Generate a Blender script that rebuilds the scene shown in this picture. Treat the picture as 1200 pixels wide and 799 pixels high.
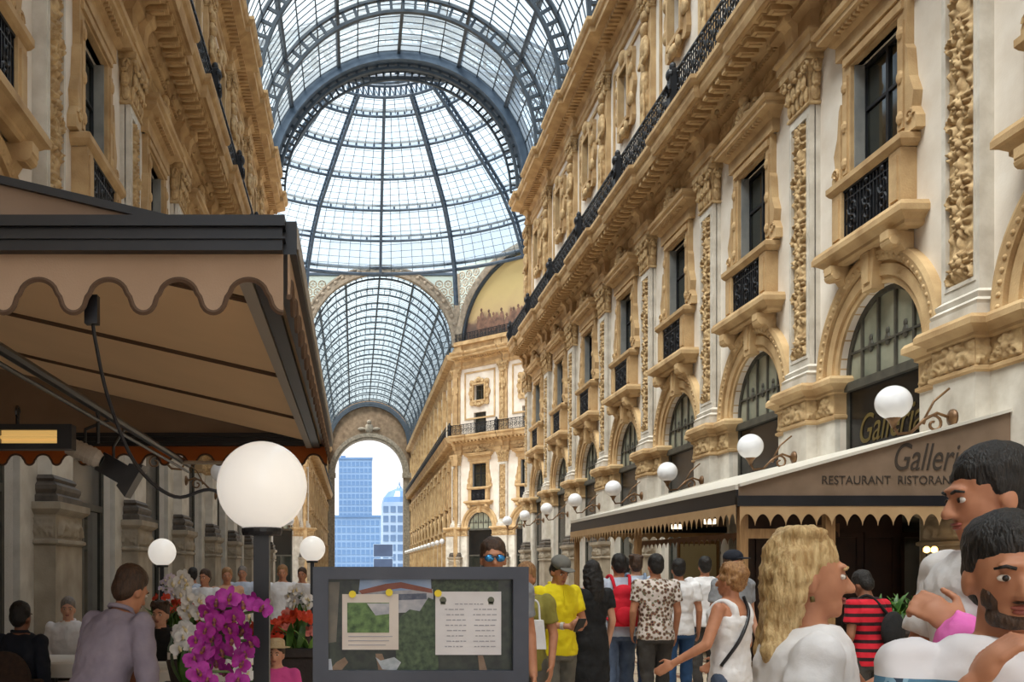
import bpy, bmesh, math, random
import numpy as np
from mathutils import Vector, Matrix
from mathutils.geometry import tessellate_polygon
R = math.radians
random.seed(7)
rng = np.random.default_rng(5)
scene = bpy.context.scene
for o in list(bpy.data.objects):
    bpy.data.objects.remove(o)

# ------------------------------------------------------------------ camera, sky, sun, exposure
F = 1119.0                      # focal length in pixels of the 1200 px wide frame
VX, VY = 416.0, 665.0           # vanishing point of the gallery axis
CAMX, CAMZ = -2.35, 1.6
cam = bpy.data.cameras.new('camera')
cam.sensor_width = 36.0
cam.lens = F / 1200 * 36
cam.shift_x = (600 - VX) / 1200
cam.shift_y = (VY - 399.5) / 1200
cam.clip_end = 3000
cam_ob = bpy.data.objects.new('camera', cam)
scene.collection.objects.link(cam_ob)
cam_ob.location = (CAMX, 0, CAMZ)
cam_ob.rotation_euler = (R(90), 0, 0)
scene.camera = cam_ob

world = bpy.data.worlds.new('sky'); scene.world = world
world.use_nodes = True
nt = world.node_tree
bg = nt.nodes['Background']
tc = nt.nodes.new('ShaderNodeTexCoord')
nz = nt.nodes.new('ShaderNodeTexNoise'); nz.inputs['Scale'].default_value = 2.2; nz.inputs['Detail'].default_value = 4
rp = nt.nodes.new('ShaderNodeValToRGB')
rp.color_ramp.elements[0].position = 0.36; rp.color_ramp.elements[0].color = (0.50, 0.74, 1.0, 1)
rp.color_ramp.elements[1].position = 0.58; rp.color_ramp.elements[1].color = (1.0, 1.0, 1.0, 1)
nt.links.new(tc.outputs['Generated'], nz.inputs['Vector'])
nt.links.new(nz.outputs['Fac'], rp.inputs['Fac'])
sx_ = nt.nodes.new('ShaderNodeSeparateXYZ'); nt.links.new(tc.outputs['Generated'], sx_.inputs[0])
hz_ = nt.nodes.new('ShaderNodeMapRange'); hz_.inputs['From Min'].default_value = 0.08; hz_.inputs['From Max'].default_value = 0.38; hz_.inputs['To Min'].default_value = 1; hz_.inputs['To Max'].default_value = 0
nt.links.new(sx_.outputs['Z'], hz_.inputs['Value'])
mxw = nt.nodes.new('ShaderNodeMix'); mxw.data_type = 'RGBA'; mxw.inputs['B'].default_value = (1, 1, 1, 1)
nt.links.new(hz_.outputs['Result'], mxw.inputs['Factor']); nt.links.new(rp.outputs['Color'], mxw.inputs['A'])
nt.links.new(mxw.outputs['Result'], bg.inputs['Color'])
bg.inputs['Strength'].default_value = 1.0
sun = bpy.data.lights.new('sun', 'SUN')
sun.energy = 8.0; sun.angle = R(35); sun.color = (1.0, 0.93, 0.82)
sun_ob = bpy.data.objects.new('sun', sun); scene.collection.objects.link(sun_ob)
sun_ob.rotation_euler = Vector((0.50, 0.40, -1.25)).to_track_quat('-Z', 'Y').to_euler()

vs = scene.view_settings
vs.view_transform = 'Standard'; vs.look = 'None'; vs.gamma = 1.0; vs.use_curve_mapping = False
vs.exposure = 0.45

# ------------------------------------------------------------------ helpers
COL = scene.collection
def lin(c):
    return tuple(((v / 255) / 12.92 if v <= 10 else (((v / 255) + 0.055) / 1.055) ** 2.4) for v in c)

MATS = {}
def mat(name, c1, c2=None, rough=0.7, scale=3.0, bump=0.0, bscale=40.0, metal=0.0, detail=5, spec=0.5, stretch=None, pos=(0.35, 0.7)):
    if name in MATS: return MATS[name]
    m = bpy.data.materials.new(name); m.use_nodes = True
    t = m.node_tree; b = t.nodes['Principled BSDF']
    b.inputs['Roughness'].default_value = rough; b.inputs['Metallic'].default_value = metal
    b.inputs['Specular IOR Level'].default_value = spec
    b.inputs['Base Color'].default_value = (*lin(c1), 1)
    vec = None
    if c2 is not None or bump:
        co = t.nodes.new('ShaderNodeTexCoord'); vec = co.outputs['Object']
        if stretch:
            mp = t.nodes.new('ShaderNodeMapping'); mp.inputs['Scale'].default_value = stretch
            t.links.new(vec, mp.inputs['Vector']); vec = mp.outputs['Vector']
    if c2 is not None:
        n = t.nodes.new('ShaderNodeTexNoise'); n.inputs['Scale'].default_value = scale; n.inputs['Detail'].default_value = detail
        r = t.nodes.new('ShaderNodeValToRGB')
        r.color_ramp.elements[0].position = pos[0]; r.color_ramp.elements[1].position = pos[1]
        r.color_ramp.elements[0].color = (*lin(c1), 1); r.color_ramp.elements[1].color = (*lin(c2), 1)
        t.links.new(vec, n.inputs['Vector']); t.links.new(n.outputs['Fac'], r.inputs['Fac']); t.links.new(r.outputs['Color'], b.inputs['Base Color'])
    if bump:
        n2 = t.nodes.new('ShaderNodeTexNoise'); n2.inputs['Scale'].default_value = bscale; n2.inputs['Detail'].default_value = 4
        bp = t.nodes.new('ShaderNodeBump'); bp.inputs['Strength'].default_value = bump; bp.inputs['Distance'].default_value = 0.02
        t.links.new(vec, n2.inputs['Vector']); t.links.new(n2.outputs['Fac'], bp.inputs['Height']); t.links.new(bp.outputs['Normal'], b.inputs['Normal'])
    MATS[name] = m
    return m

def mat_nodes(name):
    m = bpy.data.materials.new(name); m.use_nodes = True; MATS[name] = m
    return m, m.node_tree, m.node_tree.nodes['Principled BSDF']

def mat_glass(name, tint, trans=0.8, frost=(0.9, 0.95, 1.0)):
    m = bpy.data.materials.new(name); m.use_nodes = True; t = m.node_tree; t.nodes.clear()
    out = t.nodes.new('ShaderNodeOutputMaterial')
    a = t.nodes.new('ShaderNodeBsdfTransparent'); a.inputs['Color'].default_value = (*tint, 1)
    b = t.nodes.new('ShaderNodeBsdfTranslucent'); b.inputs['Color'].default_value = (*frost, 1)
    co = t.nodes.new('ShaderNodeTexCoord'); n = t.nodes.new('ShaderNodeTexNoise'); n.inputs['Scale'].default_value = 0.5
    mr = t.nodes.new('ShaderNodeMapRange'); mr.inputs['To Min'].default_value = 1 - trans - 0.15; mr.inputs['To Max'].default_value = 1 - trans + 0.15
    mx = t.nodes.new('ShaderNodeMixShader')
    t.links.new(co.outputs['Object'], n.inputs['Vector']); t.links.new(n.outputs['Fac'], mr.inputs['Value'])
    t.links.new(mr.outputs['Result'], mx.inputs[0]); t.links.new(a.outputs[0], mx.inputs[1]); t.links.new(b.outputs[0], mx.inputs[2])
    t.links.new(mx.outputs[0], out.inputs['Surface'])
    MATS[name] = m
    return m

class MB:
    def __init__(s): s.v = []; s.f = []
    def add(s, vs_, fs):
        o = len(s.v); s.v.extend([tuple(p) for p in vs_]); s.f.extend([tuple(i + o for i in q) for q in fs]); return s
    def box(s, x0, x1, y0, y1, z0, z1):
        return s.add([(x0,y0,z0),(x1,y0,z0),(x1,y1,z0),(x0,y1,z0),(x0,y0,z1),(x1,y0,z1),(x1,y1,z1),(x0,y1,z1)],
                     [(0,3,2,1),(4,5,6,7),(0,1,5,4),(1,2,6,5),(2,3,7,6),(3,0,4,7)])
    def bbox(s, x0, x1, y0, y1, z0, z1, b=0.01):      # bevelled box: chamfered along z edges and top
        return s.path([(0, z0), (0, z1 - b), (-b, z1), ], [(x0, y0), (x0, y1), (x1, y1), (x1, y0)], closed=True, fill=True)
    def bar(s, p0, p1, w, h, up=(0, 0, 1)):
        p0 = Vector(p0); p1 = Vector(p1); d = (p1 - p0).normalized(); u = Vector(up)
        a = d.cross(u)
        if a.length < 1e-4: a = d.cross(Vector((1, 0, 0)))
        a.normalize(); b = a.cross(d).normalized()
        q = []
        for p in (p0, p1):
            for i, j in ((-1,-1),(1,-1),(1,1),(-1,1)): q.append(p + a * (i * w / 2) + b * (j * h / 2))
        return s.add(q, [(0,1,2,3),(7,6,5,4),(0,4,5,1),(1,5,6,2),(2,6,7,3),(3,7,4,0)])
    def tube(s, pts, r, n=8, closed=False, cap=True):
        pts = [Vector(p) for p in pts]; m = len(pts)
        rs = r if isinstance(r, (list, tuple)) else [r] * m
        vs_ = []; prev = None
        for i, p in enumerate(pts):
            if closed: d = pts[(i + 1) % m] - pts[i - 1]
            else: d = pts[min(i + 1, m - 1)] - pts[max(i - 1, 0)]
            if d.length < 1e-9: d = Vector((0, 0, 1))
            d.normalize()
            if prev is None:
                a = d.cross(Vector((0, 0, 1)))
                if a.length < 0.05: a = d.cross(Vector((1, 0, 0)))
            else: a = prev - d * prev.dot(d)
            a.normalize(); prev = a; b = d.cross(a)
            for k in range(n):
                t = 2 * math.pi * k / n
                vs_.append(p + (a * math.cos(t) + b * math.sin(t)) * rs[i])
        fs = []
        for i in range(m if closed else m - 1):
            for k in range(n):
                k2 = (k + 1) % n; i2 = (i + 1) % m
                fs.append((i * n + k, i * n + k2, i2 * n + k2, i2 * n + k))
        if cap and not closed:
            fs.append(tuple(range(n))[::-1]); fs.append(tuple((m - 1) * n + k for k in range(n)))
        return s.add(vs_, fs)
    def lathe(s, prof, n=20, c=(0, 0, 0), ax='z'):
        vs_ = []; m = len(prof)
        for r, z in prof:
            for k in range(n):
                t = 2 * math.pi * k / n; x, y = r * math.cos(t), r * math.sin(t)
                p = (x, y, z) if ax == 'z' else ((x, z, y) if ax == 'y' else (z, x, y))
                vs_.append((p[0] + c[0], p[1] + c[1], p[2] + c[2]))
        fs = [(i * n + k, i * n + (k + 1) % n, (i + 1) * n + (k + 1) % n, (i + 1) * n + k) for i in range(m - 1) for k in range(n)]
        fs.append(tuple(range(n))[::-1]); fs.append(tuple((m - 1) * n + k for k in range(n)))
        return s.add(vs_, fs)
    def ell(s, c, r, n=10, m=7, M=None):
        c = Vector(c); vs_ = []
        def P(x, y, z):
            v = Vector((x * r[0], y * r[1], z * r[2]))
            if M is not None: v = M @ v
            return c + v
        vs_.append(P(0, 0, -1))
        for i in range(1, m):
            a = -math.pi / 2 + math.pi * i / m
            for k in range(n):
                t = 2 * math.pi * k / n
                vs_.append(P(math.cos(a) * math.cos(t), math.cos(a) * math.sin(t), math.sin(a)))
        vs_.append(P(0, 0, 1)); L = len(vs_) - 1
        fs = [(0, 1 + (k + 1) % n, 1 + k) for k in range(n)]
        for i in range(m - 2):
            for k in range(n):
                a = 1 + i * n; k2 = (k + 1) % n
                fs.append((a + k, a + k2, a + n + k2, a + n + k))
        a = 1 + (m - 2) * n
        fs += [(a + k, a + (k + 1) % n, L) for k in range(n)]
        return s.add(vs_, fs)
    def plate(s, outer, holes, y0, y1):               # polygon in (x, z) with holes, thick in y
        loops = [[Vector((p[0], p[1], 0)) for p in outer]] + [[Vector((p[0], p[1], 0)) for p in h] for h in holes]
        tris = tessellate_polygon(loops)
        flat = [p for l in loops for p in l]; n = len(flat)
        vs_ = [(p.x, y0, p.y) for p in flat] + [(p.x, y1, p.y) for p in flat]
        fs = [tuple(t) for t in tris] + [tuple(i + n for i in t[::-1]) for t in tris]
        o = 0
        for l in loops:
            m = len(l)
            for i in range(m):
                j = (i + 1) % m
                fs.append((o + i, o + j, o + j + n, o + i + n))
            o += m
        return s.add(vs_, fs)
    def path(s, prof, path, closed=False, fill=False, pclosed=False):
        # prof: (out, z) open or closed polygon, swept along plan path (u, o); out is left of travel
        n = len(prof); m = len(path); P = [Vector((p[0], p[1])) for p in path]
        def nrm(a, b):
            d = (b - a).normalized(); return Vector((-d.y, d.x))
        vs_ = []
        for i in range(m):
            if closed: n1 = nrm(P[i - 1], P[i]); n2 = nrm(P[i], P[(i + 1) % m])
            else:
                n1 = nrm(P[max(i - 1, 0)], P[max(i, 1)]); n2 = nrm(P[min(i, m - 2)], P[min(i + 1, m - 1)])
            b = n1 + n2; b = b / max(b.length_squared / 2, 0.15)
            for o_, z in prof: vs_.append((P[i].x + b.x * o_, P[i].y + b.y * o_, z))
        fs = []
        for i in range(m if closed else m - 1):
            for k in range(n if pclosed else n - 1):
                k2 = (k + 1) % n; i2 = (i + 1) % m
                fs.append((i * n + k, i2 * n + k, i2 * n + k2, i * n + k2))
        if pclosed and not closed:
            fs.append(tuple(range(n))); fs.append(tuple((m - 1) * n + k for k in range(n))[::-1])
        if fill:
            fs.append(tuple(i * n for i in range(m))); fs.append(tuple(i * n + n - 1 for i in range(m))[::-1])
        return s.add(vs_, fs)
    def arc(s, prof, c, a0, a1, n=24):                # prof: closed polygon of (radius, y), swept about (cx, cz); angle from +x
        k = len(prof); vs_ = []
        for i in range(n + 1):
            a = a0 + (a1 - a0) * i / n
            for r, y in prof: vs_.append((c[0] + r * math.cos(a), y, c[1] + r * math.sin(a)))
        fs = [(i * k + j, i * k + (j + 1) % k, (i + 1) * k + (j + 1) % k, (i + 1) * k + j) for i in range(n) for j in range(k)]
        fs.append(tuple(range(k))); fs.append(tuple(n * k + j for j in range(k))[::-1])
        return s.add(vs_, fs)
    def field(s, x, z, H, y0=0.0):                    # height field standing up: x, z 1-D arrays, H[z, x] outward
        nx, nz_ = len(x), len(z)
        vs_ = [(x[i], y0 + float(H[j, i]), z[j]) for j in range(nz_) for i in range(nx)]
        fs = [(j * nx + i, j * nx + i + 1, (j + 1) * nx + i + 1, (j + 1) * nx + i) for j in range(nz_ - 1) for i in range(nx - 1)]
        return s.add(vs_, fs)
    def join(s, o, M=None):
        return s.add([(M @ Vector(p)) if M is not None else p for p in o.v], o.f)
    def mesh(s, name, m, smooth=False, recalc=True):
        me = bpy.data.meshes.new(name); me.from_pydata(s.v, [], s.f)
        if recalc:
            bm = bmesh.new(); bm.from_mesh(me); bmesh.ops.recalc_face_normals(bm, faces=bm.faces); bm.to_mesh(me); bm.free()
        if m is not None: me.materials.append(m)
        if smooth: me.polygons.foreach_set('use_smooth', [True] * len(me.polygons))
        me.update()
        return me

def O(name, data, parent=None, loc=(0, 0, 0), rz=0.0, rot=None, kind=None, label=None, cat=None, group=None):
    o = bpy.data.objects.new(name, data); COL.objects.link(o)
    o.location = loc
    o.rotation_euler = rot if rot is not None else (0, 0, rz)
    if parent is not None: o.parent = parent
    if kind: o['kind'] = kind
    if label: o['label'] = label
    if cat: o['category'] = cat
    if group: o['group'] = group
    return o
def E(name, loc=(0, 0, 0), rz=0.0, **k): return O(name, None, None, loc, rz, **k)
def px(x, d): return CAMX + (x - VX) * d / F
def pz(y, d): return CAMZ + (VY - y) * d / F
ORD = ['first', 'second', 'third', 'fourth', 'fifth', 'sixth', 'seventh', 'eighth', 'ninth', 'tenth', 'eleventh', 'twelfth', 'thirteenth', 'fourteenth']

# ------------------------------------------------------------------ materials
STONE = mat('ochre_stone', (160, 128, 88), (206, 176, 132), 0.85, 1.6, 0.35, 30, pos=(0.3, 0.72))
CARVE = mat('carved_stone', (150, 120, 82), (208, 180, 136), 0.85, 6.0, 0.3, 60, pos=(0.3, 0.7))
PLASTER = mat('pale_plaster', (212, 200, 186), (232, 224, 214), 0.9, 1.2, 0.12, 25)
MARBLE = mat('grey_marble', (186, 178, 166), (216, 210, 200), 0.6, 2.5, 0.1, 20)
DARKST = mat('dark_base_stone', (66, 58, 52), (98, 88, 78), 0.6, 4, 0.15, 30)
PED = mat('pedestal_stone', (140, 128, 112), (172, 160, 142), 0.8, 2, 0.2, 40)
IRON = mat('black_iron', (26, 28, 34), None, 0.5, metal=0.2)
STEEL = mat('slate_blue_iron', (54, 72, 92), (74, 92, 112), 0.6, 2)
STEELD = mat('dark_slate_iron', (44, 56, 68), (62, 74, 86), 0.6, 2)
GLASSR = mat_glass('roof_glass', (0.86, 0.94, 0.99), 0.74, (0.55, 0.62, 0.66))
GLASSF = mat_glass('far_roof_glass', (0.84, 0.93, 0.95), 0.68, (0.58, 0.66, 0.68))
DARKGL = mat('dark_window_glass', (24, 28, 26), (44, 46, 40), 0.06, 0.8, spec=0.7)
FANGL = mat('frosted_fan_glass', (118, 122, 108), (164, 164, 146), 0.25, 0.9)
FRAME = mat('window_frame_paint', (62, 60, 54), (84, 80, 70), 0.6, 4)
SHUTTER = mat('grey_reveal_paint', (120, 122, 122), (150, 150, 146), 0.7, 2)
BLACKP = mat('black_shop_panel', (14, 14, 15), (26, 25, 24), 0.25, 1)
GOLD = mat('gold_lettering', (104, 88, 46), None, 0.5, metal=0.3)
BRASS = mat('aged_bronze', (96, 70, 48), (130, 98, 66), 0.45, 8, metal=0.5)

def globe_mat(name, e, col=(236, 232, 226)):
    m, t, b = mat_nodes(name)
    b.inputs['Base Color'].default_value = (*lin(col), 1); b.inputs['Roughness'].default_value = 0.15
    b.inputs['Subsurface Weight'].default_value = 0.3; b.inputs['Subsurface Radius'].default_value = (0.1, 0.1, 0.1)
    b.inputs['Emission Color'].default_value = (1, 0.93, 0.84, 1); b.inputs['Emission Strength'].default_value = e
    return m
OPAL = globe_mat('opal_glass', 0.04, (222, 222, 226))
OPALW = globe_mat('opal_glass_lit', 0.36)

# ------------------------------------------------------------------ carved relief (scrolling foliage as a real height field)
def relief(w, h, nx, nz_, seed, depth=0.09, pitch=0.62, margin=0.02):
    g = np.random.default_rng(seed)
    x = np.linspace(-w / 2, w / 2, nx); z = np.linspace(0, h, nz_)
    X, Z = np.meshgrid(np.abs(x), z)
    H = np.zeros_like(X)
    def blob(cx, cz, sx, sz, a, amp):
        nonlocal H
        dx, dz = X - cx, Z - cz
        u = dx * math.cos(a) + dz * math.sin(a); v = -dx * math.sin(a) + dz * math.cos(a)
        H = np.maximum(H, amp * np.exp(-(u / sx) ** 2 - (v / sz) ** 2))
    k = max(1, round(h / pitch)); p = h / k
    for i in range(k):
        z0 = (i + 0.5) * p
        blob(0, z0, w * 0.13, w * 0.13, 0, 1.0)
        for q in range(5):
            a = math.pi * q / 4 - math.pi / 2
            blob(w * .2 * math.cos(a), z0 + w * .2 * math.sin(a), w * .10, w * .05, a, .85)
        r0 = w * 0.2; sx, sz = w * 0.27, z0 + p * (0.32 if i % 2 else -0.32)
        for q in range(16):
            t = q / 15; a = t * 4.6 + (1.0 if i % 2 else -1.0); r = r0 * (1 - 0.8 * t)
            blob(sx + r * math.cos(a), sz + r * math.sin(a), w * .045, w * .045, 0, .95 - .2 * t)
        for q in range(6):
            blob(w * g.uniform(.05, .45), z0 + p * g.uniform(-.5, .5), w * g.uniform(.06, .12), w * .035, g.uniform(0, 3.1), g.uniform(.4, .85))
        blob(0, z0 + p * .5, w * .06, p * .22, 0, .8)
    H = H * depth + g.uniform(0, .006, H.shape)
    edge = np.minimum(np.minimum(X * 0 + w / 2 - X, Z), h - Z)
    H = H * np.clip(edge / (margin + 1e-6), 0, 1)
    return x, z, H

def relief_mesh(name, w, h, nx, nz_, seed, m=None, **k):
    x, z, H = relief(w, h, nx, nz_, seed, **k)
    b = MB(); b.field(x, z, H)
    return b.mesh(name, m or CARVE, smooth=True, recalc=False)

# ------------------------------------------------------------------ facade pieces (local: x along the wall, y out, z up)
BAY = 5.3; HB = BAY / 2
RI, RO, ZS = 1.4, 2.05, 5.3
def semi(r, cx, cz, n=24, a0=0.0, a1=math.pi): return [(cx + r * math.cos(a0 + (a1 - a0) * i / n), cz + r * math.sin(a0 + (a1 - a0) * i / n)) for i in range(n + 1)]
WW, WZ0, WZ1 = 0.78, 7.75, 11.1
def rect(x0, x1, z0, z1): return [(x0, z0), (x1, z0), (x1, z1), (x0, z1)]
ME = {}
b = MB()
arch_hole = [(-RI, 0), (-RI, ZS)] + semi(RI, 0, ZS)[::-1] + [(RI, ZS), (RI, 0)]
outer = [(-HB, 0), (-RI, 0), (-RI, ZS)] + semi(RI, 0, ZS)[::-1][1:-1] + [(RI, ZS), (RI, 0), (HB, 0), (HB, 22.2), (-HB, 22.2)]
b.plate(outer, [rect(-WW, WW, WZ0, WZ1), rect(-.5, .5, 17.1, 18.9)], -0.55, 0)
ME['panel'] = b.mesh('wall_panel', PLASTER)
b = MB()
b.plate(outer, [rect(-WW, WW, WZ0, WZ1), rect(-.6, .6, 16.9, 18.3), rect(-.7, .7, 13.8, 15.8)], -0.55, 0)
ME['panel_d'] = b.mesh('wall_panel', PLASTER)

# archivolt: stepped ring + bead row
b = MB()
b.arc([(RI, -.2), (RI, .05), (RI + .14, .05), (RI + .14, .10), (RI + .34, .10), (RI + .34, .07), (RI + .40, .07), (RI + .40, .15), (RO - .08, .19), (RO, .16), (RO, -.02)], (0, ZS), 0, math.pi, 40)
ME['archivolt'] = b.mesh('arch_moulding', STONE)
b = MB()
for i in range(34):
    a = math.pi * (i + .5) / 34
    b.ell((math.cos(a) * (RI + .475), .15, ZS + math.sin(a) * (RI + .475)), (.05, .05, .05), 6, 4)
ME['beads'] = b.mesh('bead', STONE, True)
b = MB()     # keystone
b.plate([(-.16, 6.62), (.16, 6.62), (.24, 7.42), (-.24, 7.42)], [], 0, .23)
b.box(-.1, .1, .22, .26, 6.75, 7.3)
ME['keystone'] = b.mesh('keystone', STONE)

# lower pier
PW = 0.52
b = MB()
ppath = lambda w, o, side, so: [(-w - side, -.3), (-w - side, so), (-w, so), (-w, o), (w, o), (w, so), (w + side, so), (w + side, -.3)]
SIDE = HB - RI - PW
for z0, z1, o, w in ((0, .35, .55, .8), (.35, 1.95, .42, .68)):
    b.bbox(-w, w, 0, o, z0, z1, .03)
b.path([(0, 2.38), (.06, 2.42), (.1, 2.46), (.1, 2.56), (0, 2.57)], [(-.68, 0), (-.68, .42), (.68, .42), (.68, 0)]); b.box(-.68, .68, 0, .42, 1.95, 2.55)
b.path([(0, 1.93), (.05, 1.96), (.05, 2.0), (0, 2.03)], [(-.68, 0), (-.68, .42), (.68, .42), (.68, 0)])
ME['pedestal'] = b.mesh('pedestal', PED)
b = MB(); x, z, H = relief(1.2, .3, 40, 12, 3, .08, .3)
b.field(x, z + 2.05, H, .425)
for sgn in (-1, 1):
    c = MB(); x2, z2, H2 = relief(.36, .3, 14, 12, 4, .07, .3); c.field(x2, z2 + 2.05, H2, 0)
    b.join(c, Matrix.Translation((sgn * .685, .21, 0)) @ Matrix.Rotation(-sgn * math.pi / 2, 4, 'Z'))
ME['ped_frieze'] = b.mesh('frieze', PED, True, False)
b = MB()
b.path([(.12, 2.57), (.12, 2.66), (.07, 2.70), (.10, 2.76), (.10, 2.82), (.02, 2.88), (.05, 2.92), (0, 2.98), (-.1, 2.98)], [(-PW, 0), (-PW, .32), (PW, .32), (PW, 0)])
b.box(-PW - .1, PW + .1, 0, .42, 2.57, 2.67)
ME['pier_base'] = b.mesh('base_moulding', DARKST)
b = MB(); b.box(-PW, PW, -.05, .32, 2.9, 4.55)
for sgn in (-1, 1):
    b.box(*sorted((sgn * PW, sgn * (PW + SIDE))), -.5, .1, 0, 4.55)
ME['pier_shaft'] = b.mesh('shaft', MARBLE)
b = MB()
b.path([(-.25, 4.5), (0, 4.5), (.05, 4.53), (.05, 4.58), (.01, 4.6), (.01, 5.0), (.06, 5.03), (.06, 5.08), (.13, 5.14), (.20, 5.18), (.20, 5.27), (.16, 5.33), (-.25, 5.33)], ppath(PW, .32, SIDE, .1))
ME['impost'] = b.mesh('impost_cornice', STONE)
b = MB()
x, z, H = relief(2 * PW, .4, 40, 16, 9, .08, .4); b.field(x, z + 4.6, H, .33)
for sgn in (-1, 1):
    x, z, H = relief(SIDE * .9, .4, 20, 16, 10, .07, .4); b.field(x + sgn * (PW + SIDE * .5), z + 4.6, H, .11)
    c = MB(); x2, z2, H2 = relief(.36, .4, 16, 16, 11, .07, .4); c.field(x2, z2 + 4.6, H2, 0)
    b.join(c, Matrix.Translation((sgn * (PW + .01), .14, 0)) @ Matrix.Rotation(-sgn * math.pi / 2, 4, 'Z'))
ME['pier_relief'] = b.mesh('carved_band', CARVE, True, False)
b = MB(); b.box(-1.27, 1.27, -.1, .06, 12.05, 12.0); 

# upper pilaster
b = MB()
b.box(-.58, .58, 0, .34, 5.33, 5.5)
b.path([(.1, 5.5), (.12, 5.56), (.05, 5.62), (.07, 5.7), (0, 5.76)], [(-.46, 0), (-.46, .22), (.46, .22), (.46, 0)])
b.plate(rect(-.46, .46, 5.5, 11.05), [rect(-.34, .34, 5.95, 10.85)], .1, .22); b.box(-.46, .46, 0, .12, 5.5, 11.05)
b.plate(rect(-.38, .38, 5.9, 10.9), [rect(-.34, .34, 5.96, 10.84)], .2, .235)
ME['pil_shaft'] = b.mesh('pilaster_shaft', MARBLE)
ME['pil_relief'] = relief_mesh('carved_panel', .67, 4.85, 34, 190, 21, depth=.13)
def capital(w, o, z0, z1):
    b = MB(); h = z1 - z0
    b.path([(-.02, z0), (.04, z0 + .02), (.04, z0 + .07), (0, z0 + .09), (0, z0 + h * .4), (.05, z0 + h * .7), (.1, z1 - .14), (.15, z1 - .12), (.15, z1), (-.2, z1)], [(-w, 0), (-w, o), (w, o), (w, 0)])
    for row, (zz, hh, n) in enumerate(((z0 + h * .25, h * .17, 5), (z0 + h * .5, h * .2, 4))):
        for i in range(n):
            xx = -w + 2 * w * (i + .5) / n
            b.ell((xx, o + .03 + .04 * row, zz), (w / n * .75, .05, hh), 8, 6)
            b.ell((xx, o + .10 + .04 * row, zz + hh * .8), (w / n * .6, .05, .05), 8, 5)
        for sgn in (-1, 1):
            b.ell((sgn * (w + .03 + .04 * row), o * .55, zz), (.05, o * .4, hh), 8, 6)
            b.ell((sgn * (w + .1 + .04 * row), o * .55, zz + hh * .8), (.05, o * .35, .05), 8, 5)
    for sgn in (-1, 1):
        pts = [(sgn * (w - .02 - .0) + sgn * .02 + (.14 * (1 - t)) * math.cos(t * 9) * sgn, o + .11, z1 - .25 + (.14 * (1 - t)) * math.sin(t * 9)) for t in np.linspace(0, .85, 16)]
        b.tube(pts, .035, 6)
        b.tube([(sgn * (w + .12), o * .7 + (p[0] - sgn * w) * .5 * sgn, p[2]) for p in pts], .035, 6)
    b.ell((0, o + .13, z1 - .2), (.13, .07, .12), 8, 6)
    return b
ME['capital'] = capital(.46, .22, 11.05, 12.05).mesh('capital', CARVE)

# entablature per bay, breaking forward over the pilasters
def brk(o0, o1, w=.62): return [(-HB, o1), (-HB + w, o1), (-HB + w, o0), (HB - w, o0), (HB - w, o1), (HB, o1)]
b = MB()
b.path([(-.1, 12.05), (.10, 12.05), (.10, 12.2), (.14, 12.2), (.14, 12.36), (.2, 12.42), (.2, 12.46), (.10, 12.48), (.10, 12.86), (.17, 12.92), (.24, 12.98), (.24, 13.08), (-.1, 13.08)], brk(0, .22))
ME['entab'] = b.mesh('entablature', STONE)
x, z, H = relief(BAY - 1.3, .34, 150, 14, 33, .07, .34); k_ = np.abs(np.sin(x * 9.0)) * .05; b = MB(); b.field(x, z + 12.5, np.maximum(H, k_[None, :] * np.sin(np.linspace(0, math.pi, len(z)))[:, None]), .105)
ME['frieze'] = b.mesh('carved_frieze', CARVE, True, False)
b = MB()
b.path([(-.1, 12.98), (.26, 13.0), (.34, 13.12), (.46, 13.2), (.90, 13.24), (.98, 13.2), (1.02, 13.34), (1.02, 13.50), (1.09, 13.54), (1.13, 13.62), (1.13, 13.72), (-.1, 13.72)], brk(0, .14, .7))
ME['corona'] = b.mesh('balcony_slab', STONE)
b = MB(); b.path([(.24, 13.0), (.24, 13.16), (.30, 13.16), (.30, 13.0)], [(-HB, 0), (HB, 0)])
for i in range(44):
    u = -HB + BAY * (i + .5) / 44
    b.box(u - .035, u + .035, .2, .31, 12.98, 13.1)
ME['dentils'] = b.mesh('dentil', STONE)
b = MB()        # modillion: block with a recessed face and a small drop
b.box(-.10, .10, .50, .94, 13.08, 13.27); b.box(-.13, .13, .48, .97, 13.2, 13.26); b.box(-.05, .05, .58, .86, 13.04, 13.09)
ME['modillion'] = b.mesh('modillion', STONE)
b = MB()        # console at the pilaster line
b.plate([(.25, 13.1), (.62, 13.14), (.62, 13.02), (.54, 12.9), (.46, 12.8), (.42, 12.5), (.3, 12.45)], [], -.16, .16)
b.v = [(p[1], p[0], p[2]) for p in b.v]
b.lathe([(.07, -.18), (.085, -.16), (.085, .16), (.07, .18)], 12, (0, .54, 12.98), 'x')
ME['console'] = b.mesh('console', STONE)
b = MB()        # soffit rosettes
for i in range(7):
    u = -HB + BAY * (i + .5) / 7
    b.ell((u, .36, 13.1), (.09, .06, .06), 8, 4)
ME['rosettes'] = b.mesh('soffit_rosette', CARVE)
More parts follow.
